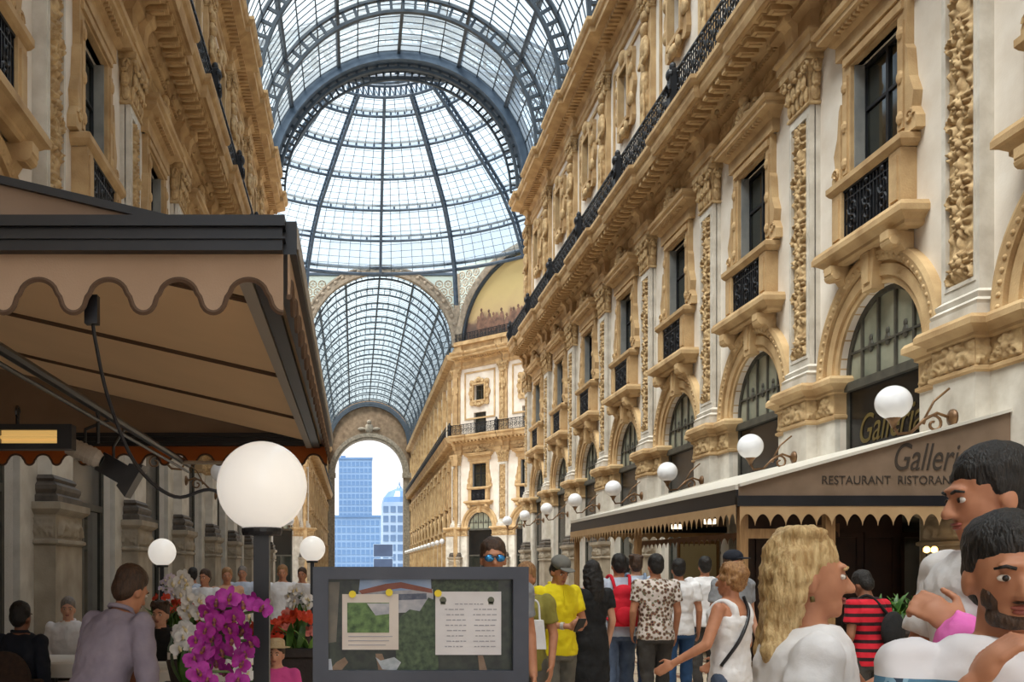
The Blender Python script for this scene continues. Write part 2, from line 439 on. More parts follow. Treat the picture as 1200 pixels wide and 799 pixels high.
# iron railing
def railing(L, h, step=.145):
    b = MB()
    b.bar((-L / 2, 0, h), (L / 2, 0, h), .07, .05); b.bar((-L / 2, 0, .06), (L / 2, 0, .06), .05, .04); b.bar((-L / 2, 0, h * .82), (L / 2, 0, h * .82), .03, .03)
    n = int(L / step)
    for i in range(n + 1):
        u = -L / 2 + L * i / n
        b.bar((u, 0, .06), (u, 0, h), .026, .026, (0, 1, 0))
    m = max(2, int(L / .42))
    for i in range(m):
        u = -L / 2 + L * (i + .5) / m; r = min(.17, h * .22)
        for s_, zc in ((1, h * .33), (-1, h * .62)):
            b.tube([(u + s_ * .01 + r * (1 - .75 * t) * math.cos(t * 8.5), 0, zc + r * (1 - .75 * t) * math.sin(t * 8.5) * s_) for t in np.linspace(0, 1, 16)], .024, 5)
        b.ell((u, .02, h * .92), (.05, .03, .05), 6, 4)
    return b
ME['railing'] = railing(BAY, .95).mesh('railing', IRON)
b = MB(); b.bbox(-.13, .13, -.1, .13, 0, 1.05, .03)
b.tube([(.0 + .2 * (1 - .7 * t) * math.cos(t * 8), .16 - .03 * t, .45 + .2 * (1 - .7 * t) * math.sin(t * 8)) for t in np.linspace(0, 1, 14)], .04, 5); b.ell((0, .1, .9), (.16, .1, .16)); b.ell((0, .02, 1.12), (.09, .09, .12))
ME['rail_post'] = b.mesh('railing_post', IRON)
# attic
b = MB()
b.box(-.5, .5, 0, .3, 13.72, 14.7); b.path([(.0, 14.7), (.06, 14.74), (.06, 14.84), (0, 14.9)], [(-.5, 0), (-.5, .3), (.5, .3), (.5, 0)])
b.plate(rect(-.42, .42, 14.9, 19.7), [], 0, .16)
ME['attic_pil'] = b.mesh('attic_pilaster', STONE)
b = MB()      # herm figure: tapering shaft, draped torso, arms, head, basket
b.path([(0, 14.9), (0, 17.0)], [(-.2, .1), (-.2, .36), (.2, .36), (.2, .1)])
for zz, w, dpt in ((15.2, .17, .14), (15.8, .2, .16), (16.5, .24, .18), (17.1, .27, .2), (17.7, .25, .18), (18.2, .31, .2)):
    b.ell((0, .26, zz), (w, dpt, .42), 12, 8)
b.ell((0, .30, 18.75), (.15, .17, .21), 12, 8); b.ell((0, .24, 18.85), (.2, .16, .2), 10, 7)
for sgn in (-1, 1):
    b.tube([(sgn * .3, .28, 18.35), (sgn * .42, .3, 17.9), (sgn * .25, .42, 17.6)], [.1, .085, .07], 8)
    b.tube([(sgn * .2 + .02 * math.sin(k), .36, 17.2 - k * .22) for k in range(9)], .05, 6)
    b.ell((sgn * .36, .2, 19.3), (.14, .14, .14))
b.ell((0, .25, 19.2), (.3, .2, .2), 10, 6)
b.v = [(p[0] * .74, p[1] * .85, p[2]) for p in b.v]
ME['herm'] = b.mesh('herm_figure', CARVE, True)
ME['attic_cap'] = capital(.42, .2, 19.3, 19.95).mesh('attic_capital', CARVE)
b = MB()
b.path([(-.1, 19.95), (.1, 19.95), (.1, 20.15), (.16, 20.2), (.16, 20.28), (.08, 20.3), (.08, 20.62), (.2, 20.7), (.28, 20.8), (.85, 20.92), (.85, 21.12), (.93, 21.16), (1.0, 21.28), (1.0, 21.4), (.2, 21.5), (.2, 22.2), (-.1, 22.2)], brk(0, .18, .58))
ME['top_cornice'] = b.mesh('top_cornice', STONE)
b = MB()
for i in range(20):
    u = -HB + BAY * (i + .5) / 20
    b.box(u - .07, u + .07, .2, .6, 20.72, 20.9)
ME['top_blocks'] = b.mesh('cornice_block', STONE)
b = MB(); b.plate(rect(-1.75, 1.75, 15.2, 19.6), [rect(-1.6, 1.6, 15.35, 19.45)], 0, .06)
ME['attic_frame'] = b.mesh('panel_moulding', STONE)

# ---- tall window parts
b = MB()
for s_ in (-1, 1):
    b.box(*sorted((s_ * WW, s_ * (WW + .30))), -.1, .12, 8.95, 11.1)
    b.box(*sorted((s_ * (WW + .07), s_ * (WW + .23))), .1, .16, 9.1, 10.95)
    for zz in (9.3, 10.0, 10.75): b.ell((s_ * (WW + .15), .16, zz), (.09, .05, .12), 8, 5)
b.box(-WW - .3, WW + .3, -.1, .12, 11.1, 11.38); b.box(-WW - .2, WW + .2, .1, .17, 11.16, 11.3)
ME['w_surround'] = b.mesh('surround', STONE)
b = MB()
for s_ in (-1, 1):      # scrolled ears
    b.plate([(s_ * (WW + .3), 8.95), (s_ * (WW + .62), 8.95), (s_ * (WW + .62), 9.15), (s_ * (WW + .5), 9.35), (s_ * (WW + .55), 9.6), (s_ * (WW + .42), 9.9), (s_ * (WW + .36), 10.4), (s_ * (WW + .3), 10.5)], [], 0, .16)
    b.tube([(s_ * (WW + .45) + .12 * (1 - .8 * t) * math.cos(8 * t) * s_, .17, 9.2 + .12 * (1 - .8 * t) * math.sin(8 * t)) for t in np.linspace(0, 1, 14)], .03, 5)
ME['w_ears'] = b.mesh('scroll', STONE)
b = MB()
b.path([(-.05, 11.38), (.05, 11.38), (.05, 11.66), (.12, 11.72), (.16, 11.78), (.30, 11.84), (.30, 11.94), (.36, 11.98), (.38, 12.06), (-.05, 12.1)], [(-WW - .42, 0), (-WW - .42, .12), (WW + .42, .12), (WW + .42, 0)])
for i in range(14): b.box(-.95 + i * .14, -.95 + i * .14 + .07, .2, .36, 11.74, 11.83)
ME['w_cornice'] = b.mesh('cornice', STONE)
b = MB()      # crowning shell with foliage
for i in range(7):
    a = math.pi * (i + .5) / 7
    b.tube([(0, .24, 12.1), (.26 * math.cos(a), .34, 12.1 + .30 * math.sin(a) + .05), (.42 * math.cos(a), .28, 12.12 + .46 * math.sin(a))], [.04, .08, .06], 7)
for s_ in (-1, 1):
    b.tube([(s_ * (.5 + .2 * (1 - t) * math.cos(9 * t)), .26, 12.28 + .17 * (1 - t) * math.sin(9 * t)) for t in np.linspace(0, .85, 16)], .055, 6)
    b.tube([(s_ * .7, .24, 12.2), (s_ * .9, .24, 12.3), (s_ * 1.0, .22, 12.15)], [.08, .06, .03], 6)
b.ell((0, .3, 12.62), (.14, .12, .16))
ME['w_crown'] = b.mesh('crown_ornament', CARVE, True)
b = MB()
b.path([(-.1, 7.32), (.06, 7.32), (.1, 7.36), (.1, 7.42), (.2, 7.5), (.26, 7.52), (.26, 7.62), (.22, 7.7), (-.1, 7.7)], [(-WW - .5, 0), (-WW - .5, .24), (WW + .5, .24), (WW + .5, 0)])
b.box(-WW - .5, WW + .5, -.3, .4, 7.55, 7.72)
ME['w_sill'] = b.mesh('sill', STONE)
b = MB()
for s_ in (-1, 1):
    b.box(*sorted((s_ * (WW + .02), s_ * (WW + .38))), 0, .28, 7.7, 8.72); b.box(*sorted((s_ * (WW + .09), s_ * (WW + .31))), .26, .31, 7.85, 8.6)
b.path([(0, 8.72), (.05, 8.76), (.09, 8.82), (.09, 8.92), (0, 8.97)], [(-WW - .4, 0), (-WW - .4, .26), (WW + .4, .26), (WW + .4, 0)]); b.box(-WW - .4, WW + .4, .1, .28, 8.74, 8.94)
ME['w_parapet'] = b.mesh('balconet', STONE)
b = MB()
b.plate([(.02, 7.34), (.46, 7.34), (.46, 7.2), (.36, 7.06), (.24, 7.08), (.12, 6.9), (.02, 6.86)], [], -.13, .13)
b.v = [(p[1], p[0], p[2]) for p in b.v]
b.lathe([(.08, -.15), (.09, .15)], 10, (0, .36, 7.16), 'x')
ME['w_bracket'] = b.mesh('bracket', STONE)
c = railing(2 * WW, .98, .11); b = MB(); b.join(c, Matrix.Translation((0, .22, 7.73)))
b.box(-WW, WW, .16, .18, 7.75, 8.72)
ME['w_rail'] = b.mesh('iron_grille', IRON)
b = MB(); b.box(-WW + .05, -.02, -.2, -.18, 7.8, 11.05); ME['w_pane'] = b.mesh('pane', DARKGL)
b = MB()
b.box(-WW, -WW + .06, -.24, -.14, 7.75, 11.1); b.box(WW - .06, WW, -.24, -.14, 7.75, 11.1); b.box(-.04, .04, -.24, -.14, 7.75, 11.1); b.box(-WW, WW, -.24, -.14, 11.02, 11.1)
b.box(-WW, WW, -.235, -.145, 10.2, 10.26)
ME['w_frame'] = b.mesh('sash_frame', IRON)
b = MB()
for s_ in (-1, 1): b.box(*sorted((s_ * WW, s_ * (WW - .03))), -.14, .05, 7.75, 11.1)
ME['w_reveal'] = b.mesh('reveal_lining', SHUTTER)
# ---- attic window parts
def blobframe(hw, hh, zc, w):
    pts = []
    for i in range(64):
        a = 2 * math.pi * i / 64
        k = 1 + .10 * math.cos(8 * a)
        ca, sa = math.cos(a), math.sin(a)
        q = 1 / max(abs(ca) ** 4 + abs(sa) ** 4, 1e-6) ** .25
        pts.append(((hw + w) * ca * k * q * .93, zc + (hh + w) * sa * k * q * .93))
    return pts
def attic_window(hw, z0, z1, w):
    zc = (z0 + z1) / 2; hh = (z1 - z0) / 2
    b = MB(); b.plate(blobframe(hw, hh, zc, w), [rect(-hw, hw, z0, z1)], 0, .14)
    b.plate(rect(-hw - .14, hw + .14, z0 - .14, z1 + .14), [rect(-hw, hw, z0, z1)], .1, .22)
    m1 = b.mesh('surround', STONE)
    b = MB()
    for i in range(8):
        a = 2 * math.pi * (i + .5) / 8
        b.ell(((hw + w * .62) * 1.02 * math.cos(a), .15, zc + (hh + w * .62) * 1.02 * math.sin(a)), (.2, .1, .24), 8, 6)
    b.ell((0, .2, z1 + w * .75), (.3, .14, .25)); b.ell((0, .2, z0 - w * .75), (.26, .12, .2))
    for s_ in (-1, 1): b.tube([(s_ * (hw + .3) + .13 * (1 - t) * math.cos(8 * t), .17, z1 + .12 + .15 * (1 - t) * math.sin(8 * t)) for t in np.linspace(0, .85, 12)], .05, 6)
    m2 = b.mesh('carved_wreath', CARVE, True)
    b = MB(); b.box(-hw + .04, -.02, -.3, -.28, z0 + .04, z1 - .04); m3 = b.mesh('pane', DARKGL)
    b = MB(); b.plate(rect(-hw, hw, z0, z1), [rect(-hw + .07, -.03, z0 + .07, z1 - .07), rect(.03, hw - .07, z0 + .07, z1 - .07)], -.34, -.25); b.box(-hw, hw, -.34, -.26, zc + .2, zc + .25); m4 = b.mesh('sash_frame', FRAME)
    return m1, m2, m3, m4, hw
AW = attic_window(.5, 17.1, 18.9, .55); AWD = attic_window(.6, 16.9, 18.3, .6)
# ---- arched shop window parts
TR = 5.12
mull = [-.84, -.28, .28, .84]
edges = [-RI + .06] + mull + [RI - .06]
fan = []
for i in range(5):
    x0, x1 = edges[i] + .03, edges[i + 1] - .03
    r = RI - .09
    top = []
    for k in range(9):
        xx = x0 + (x1 - x0) * k / 8
        top.append((xx, ZS + math.sqrt(max(r * r - xx * xx, 0.0004))))
    b = MB(); b.plate([(x1, TR + .06), (x0, TR + .06)] + top, [], -.18, -.165)
    fan.append(b.mesh('pane', FANGL))
b = MB()
b.arc([(RI - .1, -.22), (RI - .1, -.12), (RI, -.12), (RI, -.22)], (0, ZS), 0, math.pi, 24)
for xx in mull: b.box(xx - .03, xx + .03, -.22, -.12, TR, ZS + math.sqrt((RI - .05) ** 2 - xx * xx))
b.box(-RI, RI, -.24, -.05, TR - .1, TR + .06); b.box(-RI, RI, -.22, -.12, 5.72, 5.76)
for s_ in (-1, 1): b.box(*sorted((s_ * RI, s_ * (RI - .07))), -.22, -.12, 0, TR + .2)
ME['s_frame'] = b.mesh('fanlight_frame', FRAME)
b = MB()
for xx in (-.56, 0, .56):
    b.ell((xx, -.15, 5.75), (.09, .03, .12), 8, 5); b.ell((xx, -.15, 5.9), (.05, .03, .07), 8, 5)
ME['s_motif'] = b.mesh('etched_motif', FRAME)
b = MB(); b.box(-RI + .06, RI - .06, -.2, -.16, 2.75, TR - .08)
ME['s_panel'] = b.mesh('sign_panel', BLACKP)
b = MB(); b.box(-RI + .06, RI - .06, -.19, -.17, 0, 2.7); ME['s_door'] = b.mesh('door_glass', DARKGL)
b = MB(); b.plate(rect(-RI, RI, 0, 2.78), [rect(-RI + .1, -.05, .1, 2.66), rect(.05, RI - .1, .1, 2.66)], -.22, -.12); ME['s_doorframe'] = b.mesh('door_frame', FRAME)

# ---- wall lamp
def wall_lamp(parent_loc, rz, label, group):
    e = E('wall_lamp', parent_loc, rz, label=label, cat='lamp', group=group)
    if 'lamp_globe' not in ME:
        b = MB(); b.ell((0, .92, .28), (.26, .26, .26), 24, 16); ME['lamp_globe'] = b.mesh('globe', OPAL, True)
        b = MB(); b.lathe([(.03, -.1), (.06, -.02), (.1, .03), (.11, .05)], 14, (0, .92, 0)); ME['lamp_cup'] = b.mesh('holder', BRASS, True)
        b = MB()
        b.tube([(0, .05, .05), (0, .25, .12), (0, .45, .02), (0, .65, -.18), (0, .85, -.2), (0, .92, -.08)], .025, 8)
        b.tube([(0, .3 + .16 * (1 - .8 * t) * math.cos(8 * t), -.05 + .16 * (1 - .8 * t) * math.sin(8 * t)) for t in np.linspace(0, 1, 18)], .022, 6)
        b.tube([(0, .06, .5), (0, .3, .3), (0, .45, .02)], .018, 6)
        ME['lamp_arm'] = b.mesh('bracket_arm', BRASS, True)
        b = MB(); b.lathe([(.0, 0), (.13, 0), (.13, .03), (.08, .06), (.04, .08), (0.001, .08)], 14, (0, .0, .05), 'y'); ME['lamp_rose'] = b.mesh('wall_plate', BRASS, True)
    for k, n in (('lamp_globe', 'globe'), ('lamp_cup', 'holder'), ('lamp_arm', 'bracket_arm'), ('lamp_rose', 'wall_plate')):
        O(n, ME[k], e)
    return e

WIN = [0]
def tall_window(origin, rz, u, which):
    WIN[0] += 1
    M = Matrix.Translation(origin) @ Matrix.Rotation(rz, 4, 'Z'); p = M @ Vector((u, 0, 0))
    e = E('window_%d' % WIN[0], p, rz, kind='structure', label='tall balconet window with carved crown, ' + which, cat='window')
    for k in ('w_surround', 'w_ears', 'w_cornice', 'w_crown', 'w_sill', 'w_parapet', 'w_rail', 'w_frame', 'w_reveal'): O(ME[k].name.split('.')[0], ME[k], e)
    for s_ in (-1, 1): O('bracket', ME['w_bracket'], e, (s_ * (WW + .2), 0, 0))
    for i in (0, 1): O('pane', ME['w_pane'], e, (i * (WW - .03), 0, 0))
def attic_win(origin, rz, u, which, T=AW):
    WIN[0] += 1
    M = Matrix.Translation(origin) @ Matrix.Rotation(rz, 4, 'Z'); p = M @ Vector((u, 0, 0))
    e = E('window_%d' % WIN[0], p, rz, kind='structure', label='small attic window in a carved wreath frame, ' + which, cat='window')
    O('surround', T[0], e); O('carved_wreath', T[1], e); O('sash_frame', T[3], e)
    for i in (0, 1): O('pane', T[2], e, (i * (T[4] - .02), 0, 0))
def shop_window(origin, rz, u, which, text=False):
    WIN[0] += 1
    M = Matrix.Translation(origin) @ Matrix.Rotation(rz, 4, 'Z'); p = M @ Vector((u, 0, 0))
    e = E('window_%d' % WIN[0], p, rz, kind='structure', label='arched shop window with black panel under a fanlight, ' + which, cat='window')
    O('fanlight_frame', ME['s_frame'], e)
    for m in fan: O('pane', m, e)
    O('etched_motif', ME['s_motif'], e); sp = O('sign_panel', ME['s_panel'], e); O('door_glass', ME['s_door'], e); O('door_frame', ME['s_doorframe'], e)
    if text: TEXTS.append(('Galleria', .78, sp, (.0, -.15, 4.2), (R(90), 0, math.pi), GOLD, .35, 'gold_lettering', .85))
    return e
TEXTS = []

def facade(wname, origin, rz, bays, piers, side, diag=False, lamps=None, rev=False, first_text=None):
    w = E(wname, origin, rz, kind='structure', label='ochre and cream stone facade, ' + side, cat='wall')
    order = sorted(bays, reverse=not rev)
    for u in bays:
        n = ORD[order.index(u)]
        wh = '%s from the dome, %s' % (n, side)
        O('wall_panel', ME['panel_d' if diag else 'panel'], w, (u, 0, 0))
        a = O('arch_moulding', ME['archivolt'], w, (u, 0, 0)); O('bead_ring', ME['beads'], a, kind='stuff'); O('keystone', ME['keystone'], a)
        en = O('entablature', ME['entab'], w, (u, 0, 0)); O('dentil_row', ME['dentils'], en, kind='stuff'); O('carved_frieze', ME['frieze'], en)
        sl = O('balcony_slab', ME['corona'], w, (u, 0, 0)); O('soffit_rosettes', ME['rosettes'], sl, kind='stuff')
        for i in range(13):
            O('modillion', ME['modillion'], sl, (-HB + BAY * (i + .5) / 13, 0, 0))
        O('railing', ME['railing'], w, (u, 1.02, 13.72))
        tcn = O('top_cornice', ME['top_cornice'], w, (u, 0, 0)); O('cornice_blocks', ME['top_blocks'], tcn, kind='stuff')
        O('panel_moulding', ME['attic_frame'], w, (u, 0, 0))
        tall_window(origin, rz, u, wh); attic_win(origin, rz, u, wh, AWD if diag else AW)
        shop_window(origin, rz, u, wh, text=(u == first_text))
        if diag:
            b = MB(); b.box(-.7, .7, -.3, -.28, 13.8, 15.8); O('balcony_door', b.mesh('balcony_door', DARKGL), w, (u, 0, 0))
    for u in piers:
        p = O('pier', ME['pier_shaft'], w, (u, 0, 0))
        for k in ('pedestal', 'ped_frieze', 'pier_base', 'impost', 'pier_relief'): O(ME[k].name.split('.')[0], ME[k], p)
        q = O('pilaster', ME['pil_shaft'], w, (u, 0, 0))
        O('carved_panel', ME['pil_relief'], q, (0, .17, 5.97)); O('capital', ME['capital'], q); O('console', ME['console'], q)
        t = O('attic_pilaster', ME['attic_pil'], w, (u, 0, 0)); O('herm_figure', ME['herm'], t); O('attic_capital', ME['attic_cap'], t)
        O('railing_post', ME['rail_post'], w, (u, 1.08, 13.72))
    return w

HW = 7.15
Y0 = 14.65
ypiers = [Y0 + BAY * k for k in range(-2, 8)]
ybays = [Y0 + BAY * (k + .5) for k in range(-3, 7)]
facade('wall_right', (HW, 0, 0), R(90), ybays, ypiers, 'restaurant awning wall', first_text=Y0 + BAY * .5)
facade('wall_left', (-HW, 0, 0), R(-90), [-y for y in ybays], [-y for y in ypiers], 'wall behind the terrace tables', rev=True)
YN, YF = 51.75 + .25, 89.0
L = math.sqrt((18.5 - HW) ** 2 * 2)
dl = L / 3
facade('wall_octagon_right', (18.5, 77.65, 0), R(135), [dl * (i + .5) for i in range(3)], [dl * i for i in range(4)], 'crossing face under the painted lunette', diag=True)
facade('wall_octagon_left', (-HW, 89.0, 0), R(225), [dl * (i + .5) for i in range(3)], [dl * i for i in range(4)], 'crossing face behind the terrace canopy', diag=True)
for k, y in enumerate(ypiers):
    if y < 9: continue
    n = ORD[len(ypiers) - 1 - k]
    wall_lamp((HW - .32, y, 3.85), R(90), 'white globe on scrolled bracket, %s pier from dome, restaurant wall' % n, 'wall globes')
    wall_lamp((-HW + .32, y, 3.85), R(-90), 'white globe on scrolled bracket, %s pier from dome, terrace wall' % n, 'wall globes')
# plain backs closing the rooms behind the facades, and the walls behind the camera
def slab(name, b, m, label, cat, kind='structure'): return O(name, b.mesh(name, m), kind=kind, label=label, cat=cat)
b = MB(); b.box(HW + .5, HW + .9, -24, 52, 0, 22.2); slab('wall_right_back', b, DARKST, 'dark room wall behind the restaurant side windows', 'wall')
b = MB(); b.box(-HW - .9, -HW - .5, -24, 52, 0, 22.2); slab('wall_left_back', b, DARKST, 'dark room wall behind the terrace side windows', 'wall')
b = MB(); b.box(HW, HW + .5, -24, ybays[0] - HB, 0, 22.2); slab('wall_right_rear', b, PLASTER, 'plain cream wall continuing the restaurant side', 'wall')
b = MB(); b.box(-HW - .5, -HW, -24, ybays[0] - HB, 0, 22.2); slab('wall_left_rear', b, PLASTER, 'plain cream wall continuing the terrace side', 'wall')

# ------------------------------------------------------------------ floor
m, t, bs = mat_nodes('marble_mosaic_floor')
co = t.nodes.new('ShaderNodeTexCoord'); br = t.nodes.new('ShaderNodeTexBrick'); br.inputs['Scale'].default_value = 1.0
br.offset = 0; br.inputs['Brick Width'].default_value = 1.2; br.inputs['Row Height'].default_value = 1.2; br.inputs['Mortar Size'].default_value = .06
br.inputs['Color1'].default_value = (*lin((206, 190, 168)), 1); br.inputs['Color2'].default_value = (*lin((190, 172, 148)), 1); br.inputs['Mortar'].default_value = (*lin((120, 84, 66)), 1)
t.links.new(co.outputs['Object'], br.inputs['Vector']); t.links.new(br.outputs['Color'], bs.inputs['Base Color']); bs.inputs['Roughness'].default_value = .35
b = MB(); b.box(-40, 40, -24, 162, -.3, 0); slab('floor', b, m, 'polished beige marble floor with dark inlay bands', 'floor')
GROUND = mat('plaza_paving', (150, 148, 145), (170, 168, 164), .8, .3)
b = MB(); b.box(-600, 600, 162, 1300, -.5, -.05); slab('ground', b, GROUND, 'grey plaza paving outside the end arch', 'ground')

# ------------------------------------------------------------------ glazed barrel vaults
ZV, RV = 22.2, 7.1
def vp(a, r, y): return (r * math.sin(a), y, ZV + r * math.cos(a))
def truss_mesh(w=.13, dp_=.11, n=36):
    b = MB()
    for r0, r1 in ((RV - .06, RV + .1), (RV - .72, RV - .58)):
        b.arc([(r0, -dp_), (r0, dp_), (r1, dp_), (r1, -dp_)], (0, 0), 0, math.pi, 48)
    for i in range(n + 1):
        a = math.pi * i / n; c, s_ = math.cos(a), math.sin(a)
        b.bar((c * (RV - .62), 0, s_ * (RV - .62)), (c * RV, 0, s_ * RV), w, w, (0, 1, 0))
    return b.mesh('truss_arch', STEELD)
TRUSS = truss_mesh(); TRUSSF = truss_mesh(.07, .06)
PA = [R(27 * k) for k in range(-3, 4)]
def vault(root, ys, glass, single=(), truss=None):
    y0, y1 = ys[0], ys[-1]
    for y in ys: O('truss_arch', truss or TRUSS, root, (0, y, ZV))
    for a in PA:
        b = MB(); b.bar(vp(a, RV + .02, y0), vp(a, RV + .02, y1), .16, .22, (math.sin(a), 0, math.cos(a))); O('purlin', b.mesh('purlin', STEELD), root)
    NA, NY = 20, 10
    da = math.pi / NA
    bars = MB()
    for j in range(1, NY):
        y = BAY * j / NY
        bars.arc([(RV + .03, y - .02), (RV + .03, y + .02), (RV + .07, y + .02), (RV + .07, y - .02)], (0, ZV), 0, math.pi, NA)
    for i in range(NA + 1):
        a = -math.pi / 2 + da * i
        bars.bar(vp(a, RV + .05, 0), vp(a, RV + .05, BAY), .05, .06, (math.sin(a), 0, math.cos(a)))
    bm_ = bars.mesh('glazing_bar', STEELD)
    panes = []
    allp = MB()
    for i in range(NA):
        a0, a1 = -math.pi / 2 + da * i, -math.pi / 2 + da * (i + 1)
        w = BAY / NY
        q = MB(); q.add([vp(a0, RV + .08, 0), vp(a1, RV + .08, 0), vp(a1, RV + .08, w), vp(a0, RV + .08, w)], [(0, 1, 2, 3)])
        panes.append(q.mesh('pane', glass, recalc=False))
        allp.add([vp(a0, RV + .08, 0), vp(a1, RV + .08, 0), vp(a1, RV + .08, BAY), vp(a0, RV + .08, BAY)], [(0, 1, 2, 3)])
    ap = allp.mesh('pane', glass, recalc=False)
    for k in range(len(ys) - 1):
        O('glazing_bars', bm_, root, (0, ys[k], 0), kind='stuff')
        if k in single:
            for i in range(NA):
                if not (3 <= i <= NA - 4): continue
                for j in range(NY): O('pane', panes[i], root, (0, ys[k] + j * BAY / NY, 0))
            lo = MB(); 
            for i in list(range(3)) + list(range(NA - 3, NA)):
                a0, a1 = -math.pi / 2 + da * i, -math.pi / 2 + da * (i + 1)
                lo.add([vp(a0, RV + .08, 0), vp(a1, RV + .08, 0), vp(a1, RV + .08, BAY), vp(a0, RV + .08, BAY)], [(0, 1, 2, 3)])
            O('eaves_glass', lo.mesh('eaves_glass', glass, recalc=False), root, (0, ys[k], 0), kind='stuff')
        else: O('glass_skin', ap, root, (0, ys[k], 0), kind='stuff')
cv = E('ceiling_vault', (0, 0, 0), kind='structure', label='glazed iron barrel vault over the arcade leading to the dome', cat='ceiling')
vys = [Y0 + BAY * k for k in range(-7, 8)]
vault(cv, vys, GLASSR, single=(12, 13))
b = MB()      # deep plate arch closing the vault at the crossing
b.arc([(RV - .35, 51.3), (RV - .35, 52.1), (RV + .45, 52.1), (RV + .45, 51.3)], (0, ZV), 0, math.pi, 64); b.arc([(RV - .42, 51.2), (RV - .42, 52.2), (RV - .33, 52.2), (RV - .33, 51.2)], (0, ZV), 0, math.pi, 64)
O('end_arch', b.mesh('end_arch', STEEL), cv)
b = MB()
for r0, r1 in ((RV - .5, RV - .4), (RV - .95, RV - .85)): b.arc([(r0, 52.35), (r0, 52.5), (r1, 52.5), (r1, 52.35)], (0, ZV), 0, math.pi, 64)
for i in range(53):
    a = math.pi * i / 52; b.bar(((RV - .9) * math.cos(a), 52.42, ZV + (RV - .9) * math.sin(a)), ((RV - .45) * math.cos(a), 52.42, ZV + (RV - .45) * math.sin(a)), .1, .1, (0, 1, 0))
O('lattice_arch', b.mesh('lattice_arch', STEELD), cv)
cf = E('ceiling_far_vault', (0, 0, 0), kind='structure', label='glazed iron vault of the arm beyond the dome', cat='ceiling')
fys = [YF + .4 + BAY * k for k in range(0, 14)]
vault(cf, fys, GLASSF, truss=TRUSSF)

# ------------------------------------------------------------------ dome
DY = 70.5
dome = E('ceiling_dome', (0, DY, 0), kind='structure', label='great glass and iron dome over the crossing', cat='ceiling')
ROWS = [(17.7, 28.9), (16.3, 31.5), (14.5, 33.6), (12.0, 35.35), (9.6, 37.0), (7.2, 38.5), (5.5, 39.45)]
NM = 16
def dp(k, r, z, off=0.0):
    a = math.pi / 2 + 2 * math.pi * k / NM
    return Vector((math.cos(a) * r, math.sin(a) * r, z))
def drow(t):
    i = min(int(t), len(ROWS) - 2); f = t - i
    return (ROWS[i][0] * (1 - f) + ROWS[i + 1][0] * f, ROWS[i][1] * (1 - f) + ROWS[i + 1][1] * f)
def rib_mesh(prof):
    rib = MB()
    def off(i):
        a = Vector(prof[max(i - 1, 0)]); c = Vector(prof[min(i + 1, len(prof) - 1)]); dv = (c - a).normalized()
        return Vector((dv.y, -dv.x)) if dv.x * 1 < 0 and Vector((dv.y, -dv.x)).x > 0 else Vector((-dv.y, dv.x))
    out = [Vector(p) for p in prof]; inn = [Vector(p) - off(i).normalized() * (.55 if off(i).x > 0 or off(i).y > 0 else -.55) for i, p in enumerate(prof)]
    for i in range(len(prof) - 1):
        for c in (out, inn): rib.bar((0, c[i].x, c[i].y), (0, c[i + 1].x, c[i + 1].y), .24, .13, (0, 1, 1))
        for q in range(6):
            f = (q + .5) / 6; p0 = out[i].lerp(out[i + 1], f); p1 = inn[i].lerp(inn[i + 1], f)
            rib.bar((0, p0.x, p0.y), (0, p1.x, p1.y), .12, .12, (1, 0, 0))
    return rib.mesh('rib', STEEL)
RIB = (rib_mesh(ROWS), rib_mesh([(18.3, 25.6)] + ROWS))
for k in range(NM):
    O('rib', RIB[k % 2], dome, (0, 0, 0), 2 * math.pi * k / NM)
for i, (r, z) in enumerate(ROWS):
    b = MB(); hh = .46 if i not in (0, len(ROWS) - 1) else .9
    for zz in ((z - hh / 2, z + hh / 2) if i else (z - .2, z + .4)):
        b.tube([dp(k / 4, r, zz) for k in range(NM * 4)], .11 if i else .16, 6, closed=True)
    if i:
        for k in range(NM * 5):
            p, q = dp(k / 5, r, z - hh / 2), dp(k / 5, r, z + hh / 2)
            b.bar(p, q, .09, .14, (1, 1, 0))
            if hh > .5: b.bar(p, dp((k + 1) / 5, r, z + hh / 2), .05, .05, (1, 1, 0))
    O('ring_beam', b.mesh('ring_beam', STEEL), dome)
bars = MB()
NXB, NZB = 7, 5
for i in range(len(ROWS) - 1):
    (r0, z0), (r1, z1) = ROWS[i], ROWS[i + 1]
    nxb = NXB if i < 3 else (5 if i < 5 else 3)
    for k in range(NM):
        for j in range(1, nxb): bars.bar(dp(k + j / nxb, r0, z0), dp(k + j / nxb, r1, z1), .03, .04, (1, 1, 0))
        for j in range(1, NZB):
            f = j / NZB; rr, zz = r0 + (r1 - r0) * f, z0 + (z1 - z0) * f
            bars.bar(dp(k, rr, zz), dp(k + 1, rr, zz), .024, .03)
O('glazing_bars', bars.mesh('glazing_bar', STEELD, recalc=False), dome, kind='stuff')
for i in range(len(ROWS) - 1):
    (r0, z0), (r1, z1) = ROWS[i], ROWS[i + 1]
    b = MB(); b.add([dp(0, r0 + .12, z0 + .05), dp(1, r0 + .12, z0 + .05), dp(1, r1 + .12, z1 + .05), dp(0, r1 + .12, z1 + .05)], [(0, 1, 2, 3)])
    gm = b.mesh('glass_panel', GLASSR, recalc=False)
    for k in range(NM): O('glass_panel', gm, dome, (0, 0, 0), 2 * math.pi * k / NM)
b = MB()      # lantern
for k in range(NM * 2): b.bar(dp(k / 2, 4.6, 39.7), dp(k / 2, 4.6, 41.6), .1, .1)
for zz in (39.7, 40.2, 41.6): b.tube([dp(k / 4, 4.6, zz) for k in range(NM * 4)], .11, 6, closed=True)
for k in range(NM): b.bar(dp(k, 4.6, 41.6), (0, 0, 43.2), .1, .14); b.bar(dp(k, 5.5, 39.6), dp(k, 4.6, 39.7), .1, .2)
